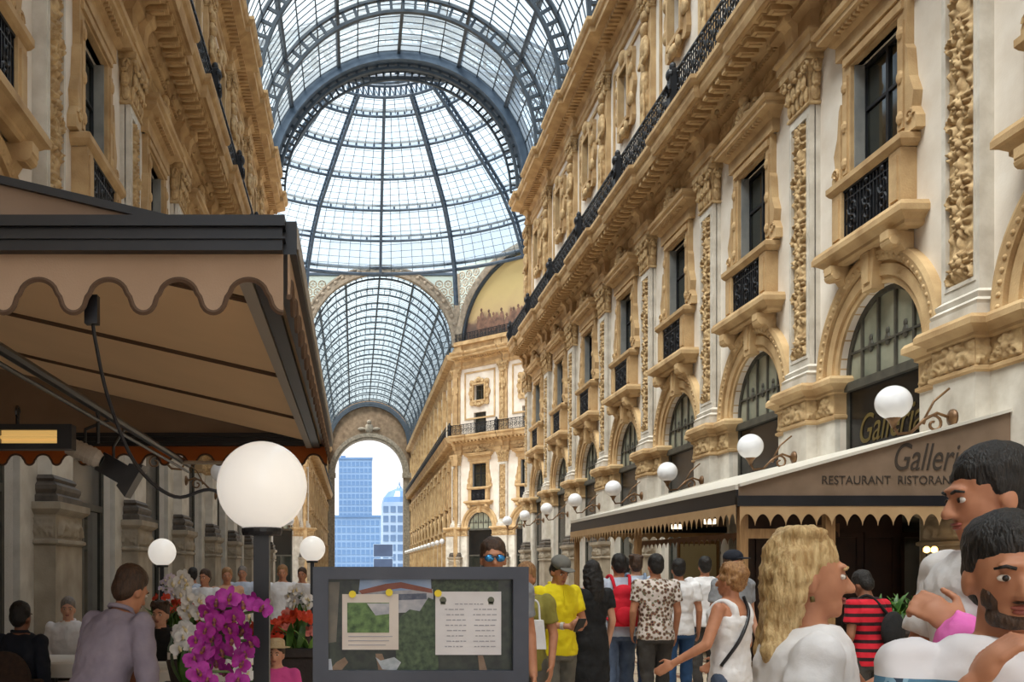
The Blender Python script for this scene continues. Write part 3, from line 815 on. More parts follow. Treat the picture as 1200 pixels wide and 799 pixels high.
O('lantern', b.mesh('lantern', STEEL), dome)
b = MB(); b.add([dp(k, 4.55, 41.7) for k in range(NM)] + [(0, 0, 43.3)], [(k, (k + 1) % NM, NM) for k in range(NM)])
O('lantern_glass', b.mesh('lantern_glass', GLASSR, recalc=False), dome)

# arches of the crossing: star-traceried spandrels over the arms, painted lunettes on the diagonals
STAR = mat_glass('star_glass', (0.80, 0.88, 0.86), 0.5, (0.9, 0.92, 0.82))
GREYST = mat('grey_arch_stone', (120, 112, 100), (158, 148, 134), .8, 3, .2)
def spandrel(wd, r, face):
    b = MB(); top = 28.9; hw = wd / 2
    out = [(-hw, ZV), (-r, ZV)] + semi(r, 0, ZV, 40)[::-1][1:-1] + [(r, ZV), (hw, ZV), (hw, top), (-hw, top)]
    b.plate(out, [], -.06, -.03)
    O('glass', b.mesh('glass', STAR), face)
    b = MB()
    zs = np.arange(ZV + 2.2, top, .72); n = 0
    for j, zz in enumerate(zs):
        for xx in np.arange(-hw + .4 + (j % 2) * .42, hw, .84):
            if math.hypot(xx, zz - ZV) < r + .75 or zz > top - .3: continue
            b.tube([(xx + .33 * math.cos(t), 0, zz + .33 * math.sin(t)) for t in np.linspace(0, 2 * math.pi, 13)[:-1]], .055, 4, closed=True)
            for q in range(3):
                a = q * math.pi / 3; b.bar((xx - .33 * math.cos(a), 0, zz - .33 * math.sin(a)), (xx + .33 * math.cos(a), 0, zz + .33 * math.sin(a)), .05, .05, (0, 1, 0))
    O('star_tracery', b.mesh('star_tracery', PED), face, kind='stuff')
    b = MB(); b.arc([(r - .1, -.3), (r - .1, .35), (r + .2, .35), (r + .2, .28), (r + .6, .28), (r + .6, .35), (r + .75, .35), (r + .75, -.3)], (0, ZV), 0, math.pi, 48)
    am = O('arch_moulding', b.mesh('arch_moulding', GREYST), face)
    b = MB()
    for i in range(28):
        a = math.pi * (i + .5) / 28; b.ell(((r + .4) * math.cos(a), .3, ZV + (r + .4) * math.sin(a)), (.19, .08, .19), 8, 5)
    O('rosettes', b.mesh('rosette', GREYST), am, kind='stuff')
    b = MB(); b.box(-hw, hw, -.2, .25, top - .12, top + .12); O('top_beam', b.mesh('top_beam', STEEL), face)
    b = MB(); b.box(-hw - .25, -hw + .25, -.25, .3, ZV, top); O('corner_post', b.mesh('corner_post', GREYST), face)
def octface(name, c, ang, wd, label):
    return E(name, c, ang, kind='structure', label=label, cat='wall')
f1 = octface('wall_arch_far', (0, YF, 0), R(180), 2 * HW, 'grey arch with starry spandrels at the mouth of the far arm')
spandrel(2 * HW, RV - .3, f1)
mid = (18.5 + HW) / 2
PAINT, t, bs = mat_nodes('lunette_fresco')
co = t.nodes.new('ShaderNodeTexCoord'); sp = t.nodes.new('ShaderNodeSeparateXYZ'); n = t.nodes.new('ShaderNodeTexNoise'); n.inputs['Scale'].default_value = .9; n.inputs['Detail'].default_value = 8
t.links.new(co.outputs['Object'], n.inputs['Vector']); t.links.new(co.outputs['Object'], sp.inputs[0])
ad = t.nodes.new('ShaderNodeMath'); ad.operation = 'MULTIPLY_ADD'; ad.inputs[1].default_value = 2.4; t.links.new(n.outputs['Fac'], ad.inputs[0]); t.links.new(sp.outputs['Z'], ad.inputs[2])
mr = t.nodes.new('ShaderNodeMapRange'); mr.inputs['From Min'].default_value = 23.0; mr.inputs['From Max'].default_value = 31.0; t.links.new(ad.outputs[0], mr.inputs['Value'])
r = t.nodes.new('ShaderNodeValToRGB'); e_ = r.color_ramp.elements
e_[0].position = 0.05; e_[0].color = (*lin((70, 62, 58)), 1); e_[1].position = 1; e_[1].color = (*lin((196, 178, 128)), 1)
for p_, c_ in ((.28, (120, 96, 84)), (.36, (186, 162, 120)), (.6, (200, 180, 126))):
    q = e_.new(p_); q.color = (*lin(c_), 1)
t.links.new(mr.outputs[0], r.inputs['Fac']); t.links.new(r.outputs['Color'], bs.inputs['Base Color']); bs.inputs['Roughness'].default_value = .8
for sgn, nm, lb in ((1, 'wall_lunette_right', 'painted lunette in an iron-edged arch above the crossing facade'), (-1, 'wall_lunette_left', 'painted lunette hidden behind the terrace side cornice')):
    f = octface(nm, (sgn * (mid), (77.65 + 89) / 2, 0), R(135) if sgn > 0 else R(225), L, lb)
    r_ = 7.1
    b = MB(); b.plate(semi(r_ + .3, 0, ZV, 40), [], -.3, -.1); O('fresco', b.mesh('fresco', PAINT), f)
    b = MB(); FIG = mat('fresco_figures', (96, 74, 64), (150, 112, 92), .8, 2.2)
    for i in range(26):
        xx = -5.6 + 11.2 * (i + random.uniform(-.3, .3)) / 25; h = random.uniform(.9, 1.7); zb = ZV + .5 + random.uniform(0, .6)
        b.ell((xx, -.08, zb + h * .5), (.27, .04, h * .55), 8, 5); b.ell((xx + .05, -.07, zb + h * 1.12), (.13, .04, .16), 6, 4)
    O('painted_figures', b.mesh('painted_figures', FIG), f, kind='stuff')
    b = MB(); b.arc([(r_, -.3), (r_, .2), (r_ + .22, .2), (r_ + .22, -.3)], (0, ZV), 0, math.pi, 48); O('iron_arch', b.mesh('iron_arch', STEELD), f)
    b = MB(); b.arc([(r_ + .2, -.3), (r_ + .2, .3), (r_ + .85, .3), (r_ + .85, -.3)], (0, ZV), 0, math.pi, 48); O('arch_moulding', b.mesh('arch_moulding', GREYST), f)
    b = MB(); out = [(-L / 2, ZV), (-r_ - .5, ZV)] + semi(r_ + .5, 0, ZV, 40)[::-1][1:-1] + [(r_ + .5, ZV), (L / 2, ZV), (L / 2, 29.6), (-L / 2, 29.6)]
    b.plate(out, [], -.25, -.12); O('spandrel_panel', b.mesh('spandrel_panel', STAR), f)
    b = MB()
    for j, zz in enumerate(np.arange(ZV + 2.2, 29.4, .72)):
        for xx in np.arange(-L / 2 + .4 + (j % 2) * .42, L / 2, .84):
            if math.hypot(xx, zz - ZV) < r_ + 1.2: continue
            b.tube([(xx + .33 * math.cos(q), -.08, zz + .33 * math.sin(q)) for q in np.linspace(0, 2 * math.pi, 13)[:-1]], .055, 4, closed=True)
            for q in range(3):
                a = q * math.pi / 3; b.bar((xx - .33 * math.cos(a), -.08, zz - .33 * math.sin(a)), (xx + .33 * math.cos(a), -.08, zz + .33 * math.sin(a)), .05, .05, (0, 1, 0))
    O('star_tracery', b.mesh('star_tracery', PED), f, kind='stuff')
    b = MB(); b.box(-L / 2, L / 2, -.1, .5, ZV - .1, ZV + .25); O('ledge', b.mesh('ledge', STONE), f)
    b = MB(); c = railing(L, .7, .3); b.join(c, Matrix.Translation((0, .4, ZV + .25))); O('ledge_railing', b.mesh('ledge_railing', IRON), f)

# ------------------------------------------------------------------ far arm walls and the end arch
def far_wall(name, origin, rz, u0, u1, label):
    w = E(name, origin, rz, kind='structure', label=label, cat='wall')
    n = 13; st = (u1 - u0) / n
    holes = []
    for i in range(n):
        c = u0 + st * (i + .5)
        holes += [rect(c - .62, c + .62, 7.75, 11.1), rect(c - .55, c + .55, 16.9, 18.6),
                  [(c - 1.4, .02), (c - 1.4, ZS)] + semi(1.4, c, ZS, 12)[::-1][1:-1] + [(c + 1.4, ZS), (c + 1.4, .02)]]
    b = MB(); b.plate(rect(u0, u1, 0, 22.2), holes, -.5, 0); O('wall_panel', b.mesh('wall_panel', PLASTER), w)
    b = MB(); b.box(u0, u1, -.7, -.45, 0, 22); O('dark_glazing', b.mesh('dark_glazing', DARKGL), w)
    for nm, pr in (('impost_band', [(0, 4.5), (.1, 4.5), (.12, 5.1), (.3, 5.2), (.3, 5.32), (0, 5.34)]),
                   ('entablature', [(0, 12.05), (.14, 12.05), (.2, 12.45), (.1, 12.5), (.1, 12.9), (.24, 13.08), (.9, 13.24), (1.02, 13.5), (1.13, 13.72), (0, 13.72)]),
                   ('top_cornice', [(0, 19.95), (.16, 20.2), (.1, 20.3), (.28, 20.8), (.85, 20.95), (1.0, 21.4), (.2, 21.5), (.2, 22.2), (0, 22.2)])):
        b = MB(); b.path(pr, [(u0, 0), (u1, 0)], pclosed=True); O(nm, b.mesh(nm, STONE), w)
    b = MB()
    for i in range(n + 1):
        c = u0 + st * i
        b.box(c - .5, c + .5, 0, .35, 0, 5.3); b.box(c - .46, c + .46, 0, .25, 5.3, 11.0); b.box(c - .6, c + .6, 0, .4, 11.0, 12.05); b.box(c - .42, c + .42, 0, .35, 13.7, 19.95)
    O('pilasters', b.mesh('pilasters', STONE), w, kind='stuff')
    b = MB()
    for i in range(n):
        c = u0 + st * (i + .5)
        b.arc([(1.4, 0), (1.4, .2), (2.0, .25), (2.0, 0)], (c, ZS), 0, math.pi, 14)
        b.plate(rect(c - 1.0, c + 1.0, 7.3, 12.05), [rect(c - .62, c + .62, 7.75, 11.1)], 0, .25); b.box(c - 1.1, c + 1.1, 0, .45, 7.35, 7.7); b.box(c - 1.1, c + 1.1, 0, .45, 11.7, 12.05)
        b.plate([(c + x_, z_) for x_, z_ in blobframe(.55, .85, 17.75, .5)], [rect(c - .55, c + .55, 16.9, 18.6)], 0, .15)
    O('window_surrounds', b.mesh('window_surrounds', STONE), w, kind='stuff')
    b = MB(); c = railing(u1 - u0, .95, .5); b.join(c, Matrix.Translation(((u0 + u1) / 2, 1.02, 13.72))); O('railing', b.mesh('railing', IRON), w)
    b = MB()
    for i in range(n * 7):
        c = u0 + (u1 - u0) * (i + .5) / (n * 7); b.box(c - .1, c + .1, .2, .9, 13.0, 13.25)
    O('modillions', b.mesh('modillions', STONE), w, kind='stuff')
    return w
far_wall('wall_far_right', (HW, 0, 0), R(90), YF, 160, 'long ochre facade of the far arm, on the side with wall globes')
far_wall('wall_far_left', (-HW, 0, 0), R(-90), -160, -YF, 'long ochre facade of the far arm, mostly hidden by the terrace canopy')
b = MB(); b.ell((0, 0, 0), (.26, .26, .26), 10, 8); gl = b.mesh('globe', OPAL, True)
b = MB(); b.bar((0, 0, -.3), (-1.15, 0, -.3), .04, .04); b.bar((-1.15, 0, -.3), (-1.15, 0, -.2), .05, .05, (1, 0, 0)); ARM = b.mesh('bracket_arm', BRASS)
for i in range(13):
    for s_ in (1,):
        e = E('globe_lamp', (s_ * (HW - .05), YF + 2 + i * 5.4, 4.1), label='small white globe lamp along the far arm facade', cat='lamp', group='globe lamps of the far arm')
        O('globe', gl, e, (-1.15, 0, 0)); O('bracket_arm', ARM, e)
ENDST = mat('end_arch_stone', (112, 94, 76), (146, 126, 104), .85, 1.5, .2)
we = E('wall_end', (0, 160, 0), R(180), kind='structure', label='triumphal stone arch closing the far arm', cat='wall')
ra, zsp = 5.75, 17.4
b = MB(); out = [(-HW - 1, 0), (-ra, 0), (-ra, zsp)] + semi(ra, 0, zsp, 32)[::-1][1:-1] + [(ra, zsp), (ra, 0), (HW + 1, 0), (HW + 1, ZV)] + semi(RV + .5, 0, ZV, 32)[1:-1] + [(-HW - 1, ZV)]
b.plate(out, [], -1.4, 0); O('arch_wall', b.mesh('arch_wall', ENDST), we)
b = MB(); b.arc([(ra - .05, -1.4), (ra - .05, .25), (ra + .3, .25), (ra + .3, .4), (ra + .95, .4), (ra + .95, 0)], (0, zsp), 0, math.pi, 40); O('arch_moulding', b.mesh('arch_moulding', GREYST), we)
b = MB(); b.arc([(RV - .75, 0), (RV - .75, .5), (RV, .5), (RV, 0)], (0, ZV), 0, math.pi, 40); O('rim_arch', b.mesh('rim_arch', STEELD), we)
b = MB()
for s_ in (-1, 1):
    b.box(*sorted((s_ * ra, s_ * (ra + 1.1))), 0, .35, 0, zsp - .8); b.box(*sorted((s_ * (ra - .2), s_ * HW)), 0, .7, zsp - .8, zsp)
O('jamb_pilasters', b.mesh('jamb_pilasters', GREYST), we, kind='stuff')
b = MB(); b.ell((0, .3, 24.9), (.7, .25, .9)); b.ell((0, .4, 25.9), (.4, .25, .4))
for s_ in (-1, 1): b.ell((s_ * 1.2, .25, 24.8), (.7, .2, .3))
O('crest', b.mesh('crest', GREYST, True), we)

# ------------------------------------------------------------------ buildings outside the end arch
HAZE1 = mat('hazy_tower_glass', (76, 108, 150), (92, 126, 168), .3, .05)  # blue distance haze is put into the colours of these far materials
HAZE2 = mat('hazy_tower_spandrel', (98, 128, 166), (116, 146, 182), .6, .05)
HAZE3 = mat('hazy_far_stone', (122, 146, 176), (148, 168, 194), .8, .1)
HAZE4 = mat('hazy_window_glass', (74, 98, 132), (88, 114, 148), .3, .1)
def block(name, x0, x1, y0, y1, h, nwx, nwz, label, roof=None, z0=0):
    e = E(name, ((x0 + x1) / 2, y0, 0), label=label, cat='building', group='buildings beyond the end arch')
    w = x1 - x0; d = y1 - y0
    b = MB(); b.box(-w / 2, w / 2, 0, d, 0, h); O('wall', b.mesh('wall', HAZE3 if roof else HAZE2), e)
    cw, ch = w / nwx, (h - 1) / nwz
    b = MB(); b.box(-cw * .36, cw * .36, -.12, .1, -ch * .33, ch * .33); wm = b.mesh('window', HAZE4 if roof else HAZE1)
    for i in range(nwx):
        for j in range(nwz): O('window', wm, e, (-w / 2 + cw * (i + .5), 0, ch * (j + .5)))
    b = MB()
    if roof == 'dome':
        b.lathe([(w * .5, h), (w * .46, h + w * .15), (w * .32, h + w * .32), (w * .08, h + w * .42), (.4, h + w * .5), (.1, h + w * .62)], 16, (0, w / 2, 0))
    else: b.box(-w / 2 - .4, w / 2 + .4, -.4, d, h, h + 1.1); b.box(-w * .45, -w * .3, d * .3, d * .6, h, h + 3)
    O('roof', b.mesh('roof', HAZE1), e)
    return e
T = 600
block('office_tower', px(397, T), px(436, T), T, T + 22, pz(538, T), 8, 17, 'tall glass office tower in blue haze seen through the end arch')
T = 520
block('office_block', px(372, T), px(462, T), T, T + 30, pz(606, T), 16, 7, 'wide low office block in blue haze in front of the tower')
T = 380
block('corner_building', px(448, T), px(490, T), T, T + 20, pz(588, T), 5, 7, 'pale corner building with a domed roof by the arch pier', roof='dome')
SCREEN = mat('dark_billboard', (44, 58, 84), (56, 72, 100), .4, .2)
for k, (y0_, y1_) in enumerate(((638, 652), (655, 664))):
    T = 300
    e = E('billboard', (px(449, T), T, 0), label=('upper' if k == 0 else 'lower') + ' dark blue billboard panel outside the end arch', cat='billboard')
    b = MB(); b.box(-2.95, 2.95, -.2, .2, pz(y1_, T), pz(y0_, T)); O('panel', b.mesh('panel', SCREEN), e)
    b = MB(); b.plate(rect(-3.1, 3.1, pz(y1_, T) - .15, pz(y0_, T) + .15), [rect(-2.95, 2.95, pz(y1_, T), pz(y0_, T))], -.25, .25); O('frame', b.mesh('frame', HAZE3), e)
    for xx in (-2.45, 2.45):
        b = MB(); b.box(xx - .15, xx + .15, .25, .5, 0 if k == 1 else pz(655, T) + .15, pz(y0_, T)); O('post', b.mesh('post', HAZE3), e)

# ------------------------------------------------------------------ canopies
FAB = mat('lit_taupe_canvas', (180, 152, 128), (192, 164, 140), .9, 3, .15, 160)  # valance copy of the canopy canvas, lightened to include the light on it
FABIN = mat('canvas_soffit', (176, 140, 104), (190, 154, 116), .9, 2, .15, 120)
TRIM = mat('canvas_binding', (92, 70, 54), None, .8)
AFR = mat('anthracite_aluminium', (22, 23, 28), (30, 30, 36), .35, 3)
AFR2 = mat('light_profile', (150, 140, 128), None, .4)
VALR = mat('tan_valance', (186, 152, 112), (198, 166, 126), .9, 3)
def scallop(x0, x1, zt, zb, per, bow=True):
    n = max(1, round((x1 - x0) / per)); p = (x1 - x0) / n; edge = []
    for i in range(n):
        for k in range(26):
            t = k / 26; x = x0 + (i + t) * p
            if bow:
                u = min(t, 1 - t); h = zt - zb
                if u <= .17: z = zb + .24 * h * (1 - math.sqrt(max(0, 1 - (u / .175) ** 2)))
                elif u < .23: z = zb + .27 * h
                else: z = zb + .27 * h + .30 * h * math.sqrt(max(0, 1 - ((t - .5) / .275) ** 2))
            else: z = zb + .55 * (zt - zb) * abs(math.sin(t * math.pi)) ** .6
            edge.append((x, z))
    edge.append((x1, zb))
    return edge
def valance(parent, x0, x1, zt, zb, per, m, loc=(0, 0, 0), rz=0.0, trim=True, bow=True, name='valance'):
    e = scallop(x0, x1, zt, zb, per, bow)
    b = MB(); b.plate([(x1, zt), (x0, zt)] + e, [], -.004, .004)
    v = O(name, b.mesh(name, m), parent, loc, rz)
    if trim:
        b = MB(); b.tube([(p[0], 0, p[1]) for p in e], .011, 5); O('binding', b.mesh('binding', TRIM), v)
    return v
def through(m, col, f):
    t = m.node_tree; b_ = t.nodes['Principled BSDF']; o_ = [n for n in t.nodes if n.type == 'OUTPUT_MATERIAL'][0]
    tr = t.nodes.new('ShaderNodeBsdfTranslucent'); tr.inputs['Color'].default_value = (*lin(col), 1); mx = t.nodes.new('ShaderNodeMixShader'); mx.inputs[0].default_value = f
    t.links.new(b_.outputs[0], mx.inputs[1]); t.links.new(tr.outputs[0], mx.inputs[2]); t.links.new(mx.outputs[0], o_.inputs['Surface'])
through(FABIN, (226, 204, 176), .5); through(FAB, (180, 150, 122), .2); through(VALR, (210, 176, 130), .2)
# terrace canopy beside the camera
LX0, LX1, LY0, LY1 = -HW + .05, CAMX - .27, 3.6, 9.3
aw = E('terrace_canopy', (0, 0, 0), label='taupe canvas terrace canopy with dark frame and scalloped valance', cat='awning')
zt, sl = 2.78, .235
def roofz(x): return zt + (LX1 - x) * sl
for nm, ya in (('front_beam', LY0), ('rear_beam', LY1)):
    b = MB(); b.box(LX0, LX1, ya - .05, ya + .05, zt, zt + .085); b.box(LX0, LX1 + .01, ya - .07, ya + .06, zt + .085, zt + .125); b.box(LX0, LX1 + .01, ya - .06, ya + .05, zt + .04, zt + .048)
    O(nm, b.mesh(nm, AFR), aw)
b = MB(); b.box(LX1 - .05, LX1 + .05, LY0, LY1, zt, zt + .125); b.box(LX1 - .14, LX1 - .07, LY0, LY1, zt - .02, zt + .06)
O('side_beam', b.mesh('side_beam', AFR), aw)
b = MB(); b.box(LX1 - .20, LX1 - .145, LY0 + .1, LY1 - .1, zt - .03, zt + .02); b.box(LX1 + .051, LX1 + .056, LY0, LY1, zt + .02, zt + .1); O('guide_rail', b.mesh('guide_rail', AFR2), aw)
b = MB()
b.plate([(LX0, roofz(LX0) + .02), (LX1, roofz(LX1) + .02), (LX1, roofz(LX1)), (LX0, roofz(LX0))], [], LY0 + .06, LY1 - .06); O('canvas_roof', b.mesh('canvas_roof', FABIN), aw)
for ya in (LY0 + .03, LY1 - .03):
    b = MB(); b.plate([(LX0, zt + .05), (LX1 - .1, zt + .05), (LX0, roofz(LX0) + .03)], [], ya - .004, ya + .004); O('gable_canvas', b.mesh('gable_canvas', mat('shaded_gable_canvas', (132, 110, 92), (144, 122, 104), .9, 3)), aw)  # same canvas as the valance, darkened: its shade is put into the colour
    b = MB(); b.bar((LX0, ya - .01, roofz(LX0) + .035), (LX1, ya - .01, roofz(LX1) + .035), .03, .03); O('gable_edge', b.mesh('gable_edge', AFR), aw)
RUST = mat('rust_valance', (164, 104, 58), (176, 116, 68), .9, 3); through(RUST, (216, 140, 76), .5)
valance(aw, LX0, LX1, zt, 2.56, .262, FAB, (0, LY0, 0))
valance(aw, LX0, LX1, zt, 2.60, .262, RUST, (0, LY1, 0))
valance(aw, LY0, LY1, zt, 2.62, .262, FAB, (LX1 + .02, 0, 0), R(90))
for ya in (4.3, 6.0, 7.7):
    b = MB()
    for dy in (0, .05): b.tube([(LX0, ya + dy, roofz(LX0) - .02), ((LX0 + LX1) / 2, ya + dy, roofz((LX0 + LX1) / 2) - .03), (LX1 - .1, ya + dy, roofz(LX1 - .1) - .02)], .009, 5)
    O('roof_batten', b.mesh('roof_batten', TRIM), aw)
b = MB(); PX, PZ = CAMX - 1.62, 2.60
b.tube([(PX, LY0 - .3, PZ), (PX, LY1, PZ)], .028, 8); b.tube([(PX, LY0 - .3, PZ - .07), (PX, LY1, PZ - .07)], .012, 6)
O('truss_pipe', b.mesh('truss_pipe', AFR), aw)
b = MB(); b.tube([(PX, 8.9, PZ - .02), (PX + .55, LY1, 2.62)], .02, 6); O('pipe_brace', b.mesh('pipe_brace', AFR2), aw)

GLOW, t, bs = mat_nodes('heater_element')
bs.inputs['Base Color'].default_value = (*lin((196, 150, 70)), 1); bs.inputs['Emission Color'].default_value = (1, .62, .2, 1); bs.inputs['Emission Strength'].default_value = .35; bs.inputs['Metallic'].default_value = .7; bs.inputs['Roughness'].default_value = .35
def hang(e, x, y, z0, z1, mt=AFR):
    b = MB(); b.tube([(x, y, z0), (x, y, z1)], .012, 6); b.tube([(x, y + .03 * math.cos(q), z1 - .02 + .035 * math.sin(q)) for q in np.linspace(0, 5.5, 10)], .009, 5); O('hanger', b.mesh('hanger', mt), e)
d = 6.0
hx = px(38, d); hz = pz(513, d)
e = E('infrared_heater', (hx, d, hz), label='black bar heater with golden reflector under the canopy', cat='heater')
b = MB(); b.plate(rect(-.30, .26, -.075, .08), [rect(-.19, .17, -.04, .045)], -.05, .0); b.box(-.30, .26, 0, .05, -.075, .08); O('housing', b.mesh('housing', AFR), e)
b = MB(); b.box(-.19, .17, -.012, -.002, -.04, .045); O('reflector', b.mesh('reflector', GLOW), e)
b = MB(); b.tube([(-.19, -.025, .0), (.17, -.025, .0)], .012, 8); O('element', b.mesh('element', GLOW), e)
hang(e, -.1, .02, .08, 2.6 - hz); hang(e, PX - hx, .02, -.03, PZ - hz)
WHT = mat('white_enamel', (200, 192, 184), (180, 172, 164), .4, 4)
d = 6.4
for x_, y_, mt, tilt, lb in ((100, 531, WHT, 25, 'pale grey tubular spotlight hung from the canopy pipe'), (133, 549, AFR, 30, 'black square floodlight hung beside the pale spotlight')):
    if mt is AFR: d = 6.75
    sx, sz = px(x_, d), pz(y_, d)
    e = E('spotlight', (sx, d, sz), label=lb, cat='light')
    b = MB()
    if mt is WHT:
        b.lathe([(.045, -.13), (.06, -.12), (.062, .08), (.05, .1), (.04, .12)], 14, (0, 0, 0), 'x')
        for q in range(4): b.lathe([(.066, -.06 + q * .035), (.066, -.05 + q * .035)], 14, (0, 0, 0), 'x')
    else: b.box(-.1, .1, -.06, .06, -.07, .07); b.plate([(.1, -.09), (.19, -.13), (.19, .13), (.1, .09)], [], -.09, .09)
    O('body', b.mesh('body', mt), e, rot=(0, R(tilt), 0))
    b = MB(); b.lathe([(.0001, .125), (.042, .124)], 12, (0, 0, 0), 'x') if mt is WHT else b.box(-.105, -.1, -.05, .05, -.06, .06); O('lens', b.mesh('lens', DARKGL), e, rot=(0, R(tilt), 0))
    b = MB(); b.tube([(0, 0, .05), (.0, 0, .16), (PX - sx, 0, PZ - sz)], .012, 6); O('bracket', b.mesh('bracket', AFR), e)
# cable
def bez(pts, n=40):
    P = [Vector(p) for p in pts]; P = [P[0] * 2 - P[1]] + P + [P[-1] * 2 - P[-2]]; out = []
    for i in range(1, len(P) - 2):
        for k in range(n // (len(P) - 3) + 1):
            t_ = k / (n // (len(P) - 3) + 1)
            out.append(.5 * ((2 * P[i]) + (-P[i - 1] + P[i + 1]) * t_ + (2 * P[i - 1] - 5 * P[i] + 4 * P[i + 1] - P[i + 2]) * t_ ** 2 + (-P[i - 1] + 3 * P[i] - 3 * P[i + 1] + P[i + 2]) * t_ ** 3))
    return out + [P[-2]]
cpts = [(px(108, 3.68), 3.68, pz(368, 3.68)), (px(112, 3.7), 3.7, pz(400, 3.7)), (px(128, 3.8), 3.8, pz(470, 3.8)), (px(160, 3.95), 3.95, pz(545, 3.95)), (px(205, 4.1), 4.1, pz(582, 4.1)), (px(252, 4.18), 4.18, pz(575, 4.18)), (px(300, 4.2), 4.2, pz(621, 4.2))]
e = E('power_cable', cpts[0], label='black power cable looping from the canopy to the big globe lamp', cat='cable')
b = MB(); b.tube([Vector(p) - Vector(cpts[0]) for p in bez(cpts)], .008, 6); O('cord', b.mesh('cord', AFR), e)
b = MB(); b.box(-.025, .025, -.02, .02, -.04, .07); O('plug', b.mesh('plug', AFR), e)
# globe lamps on posts
b = MB(); b.ell((0, 0, 0), (.198, .198, .198), 36, 24); GLB = b.mesh('globe', OPALW, True)
for x_, y_, d_, lb, pw in ((307, 570, 4.2, 'large white globe lamp on a square black post beside the purple orchids', .034), (190, 647, 13.6, 'white globe lamp on a black post behind the seated diners', .03), (366, 643, 14.6, 'white globe lamp on a black post behind the menu board', .03)):
    X, Z = px(x_, d_), pz(y_, d_)
    e = E('globe_lamp', (X, d_, 0), label=lb, cat='lamp')
    O('globe', GLB, e, (0, 0, Z))
    b = MB(); b.bbox(-pw, pw, -pw, pw, 0, Z - .2, .005); O('post', b.mesh('post', AFR), e)
    b = MB(); b.lathe([(.085, Z - .215), (.09, Z - .2), (.09, Z - .185), (.07, Z - .175)], 20); O('collar', b.mesh('collar', AFR), e)
    b = MB(); b.bbox(-.16, .16, -.16, .16, 0, .04, .01); O('base', b.mesh('base', AFR), e)

# restaurant canopy against the other wall
RX0, RX1, RY0, RY1 = CAMX + 5.5, HW - .05, 13.7, 24.2
ra_ = E('restaurant_canopy', (0, 0, 0), label='long taupe restaurant canopy with lettered gable and tan scalloped valance', cat='awning')
RZ, RTOP = 2.64, 3.85
EDGE = mat('pale_edge_lit_roof', (206, 200, 190), None, .5)
b = MB()
b.plate([(RX0, 2.74), (RX1, RTOP - .02), (RX1, RTOP + .015), (RX0, 2.775)], [], RY0, RY1); O('canvas_roof', b.mesh('canvas_roof', EDGE), ra_)  # roof top shares the pale edge tone: its lit look is in the colour
GAB = mat('dark_taupe_canvas', (118, 98, 80), (132, 110, 92), .9, 3, .1, 120)
for ya in (RY0, RY1):
    b = MB(); b.plate([(RX0, 2.62), (RX1, 2.62), (RX1, RTOP), (RX0, 2.76)], [], ya - .01, ya + .01); g = O('gable_canvas', b.mesh('gable_canvas', GAB), ra_)
    b = MB(); b.bar((RX0, ya - .02, 2.78), (RX1, ya - .02, RTOP + .02), .06, .045); O('gable_edge', b.mesh('gable_edge', EDGE), ra_)
    b = MB(); b.box(RX0 - .03, RX1, ya - .06, ya + .04, 2.48, 2.63); O('beam', b.mesh('beam', AFR), ra_)
    if ya == RY0:
        DKT = mat('dark_lettering', (58, 48, 40), None, .8)
        TEXTS.append(('Galleria', .56, g, (px(1088, RY0), RY0 - .015, pz(537, RY0)), (R(90), 0, 0), DKT, .35, 'lettering', .62))
        TEXTS.append(('RESTAURANT  RISTORANTE', .175, g, (px(1045, RY0), RY0 - .015, pz(563, RY0)), (R(90), 0, 0), DKT, 0, 'lettering', .92))
b = MB(); b.box(RX0 - .03, RX0 + .05, RY0, RY1, 2.48, 2.72); O('front_beam', b.mesh('front_beam', AFR), ra_)
b = MB(); b.box(RX0 - .045, RX0 + .02, RY0, RY1, 2.72, 2.79); O('front_edge', b.mesh('front_edge', EDGE), ra_)
valance(ra_, RX0, RX1, 2.5, 2.20, .225, VALR, (0, RY0 - .05, 0), 0, False, False)
valance(ra_, RX0, RX1, 2.5, 2.24, .225, VALR, (0, RY1 + .05, 0), 0, False, False)
valance(ra_, RY0, RY1, 2.5, 2.22, .225, VALR, (RX0 - .04, 0, 0), R(90), False, False)
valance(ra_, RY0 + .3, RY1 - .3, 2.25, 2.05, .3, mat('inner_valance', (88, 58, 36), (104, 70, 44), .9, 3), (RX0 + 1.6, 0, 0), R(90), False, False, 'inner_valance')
WOOD = mat('tan_wood', (136, 102, 64), (160, 124, 82), .6, 4, stretch=(8, 8, 1))
DWOOD = mat('dark_wood', (38, 22, 16), (56, 32, 22), .5, 4)
for y_ in (RY0 + .1, RY0 + 5.2, RY1 - .1):
    b = MB(); b.bbox(-.06, .06, -.06, .06, 0, 2.5, .005); O('post', b.mesh('post', WOOD), ra_, (RX0 + .1, y_, 0))
b = MB(); b.bbox(-.07, .07, -.06, .06, 0, 2.5, .005); O('post', b.mesh('post', WOOD), ra_, (px(975, RY0), RY0 + .1, 0))
b = MB(); b.box(RX0 + .1, px(975, RY0), RY0 + .06, RY0 + .12, 2.02, 2.16); O('cross_rail', b.mesh('cross_rail', WOOD), ra_)
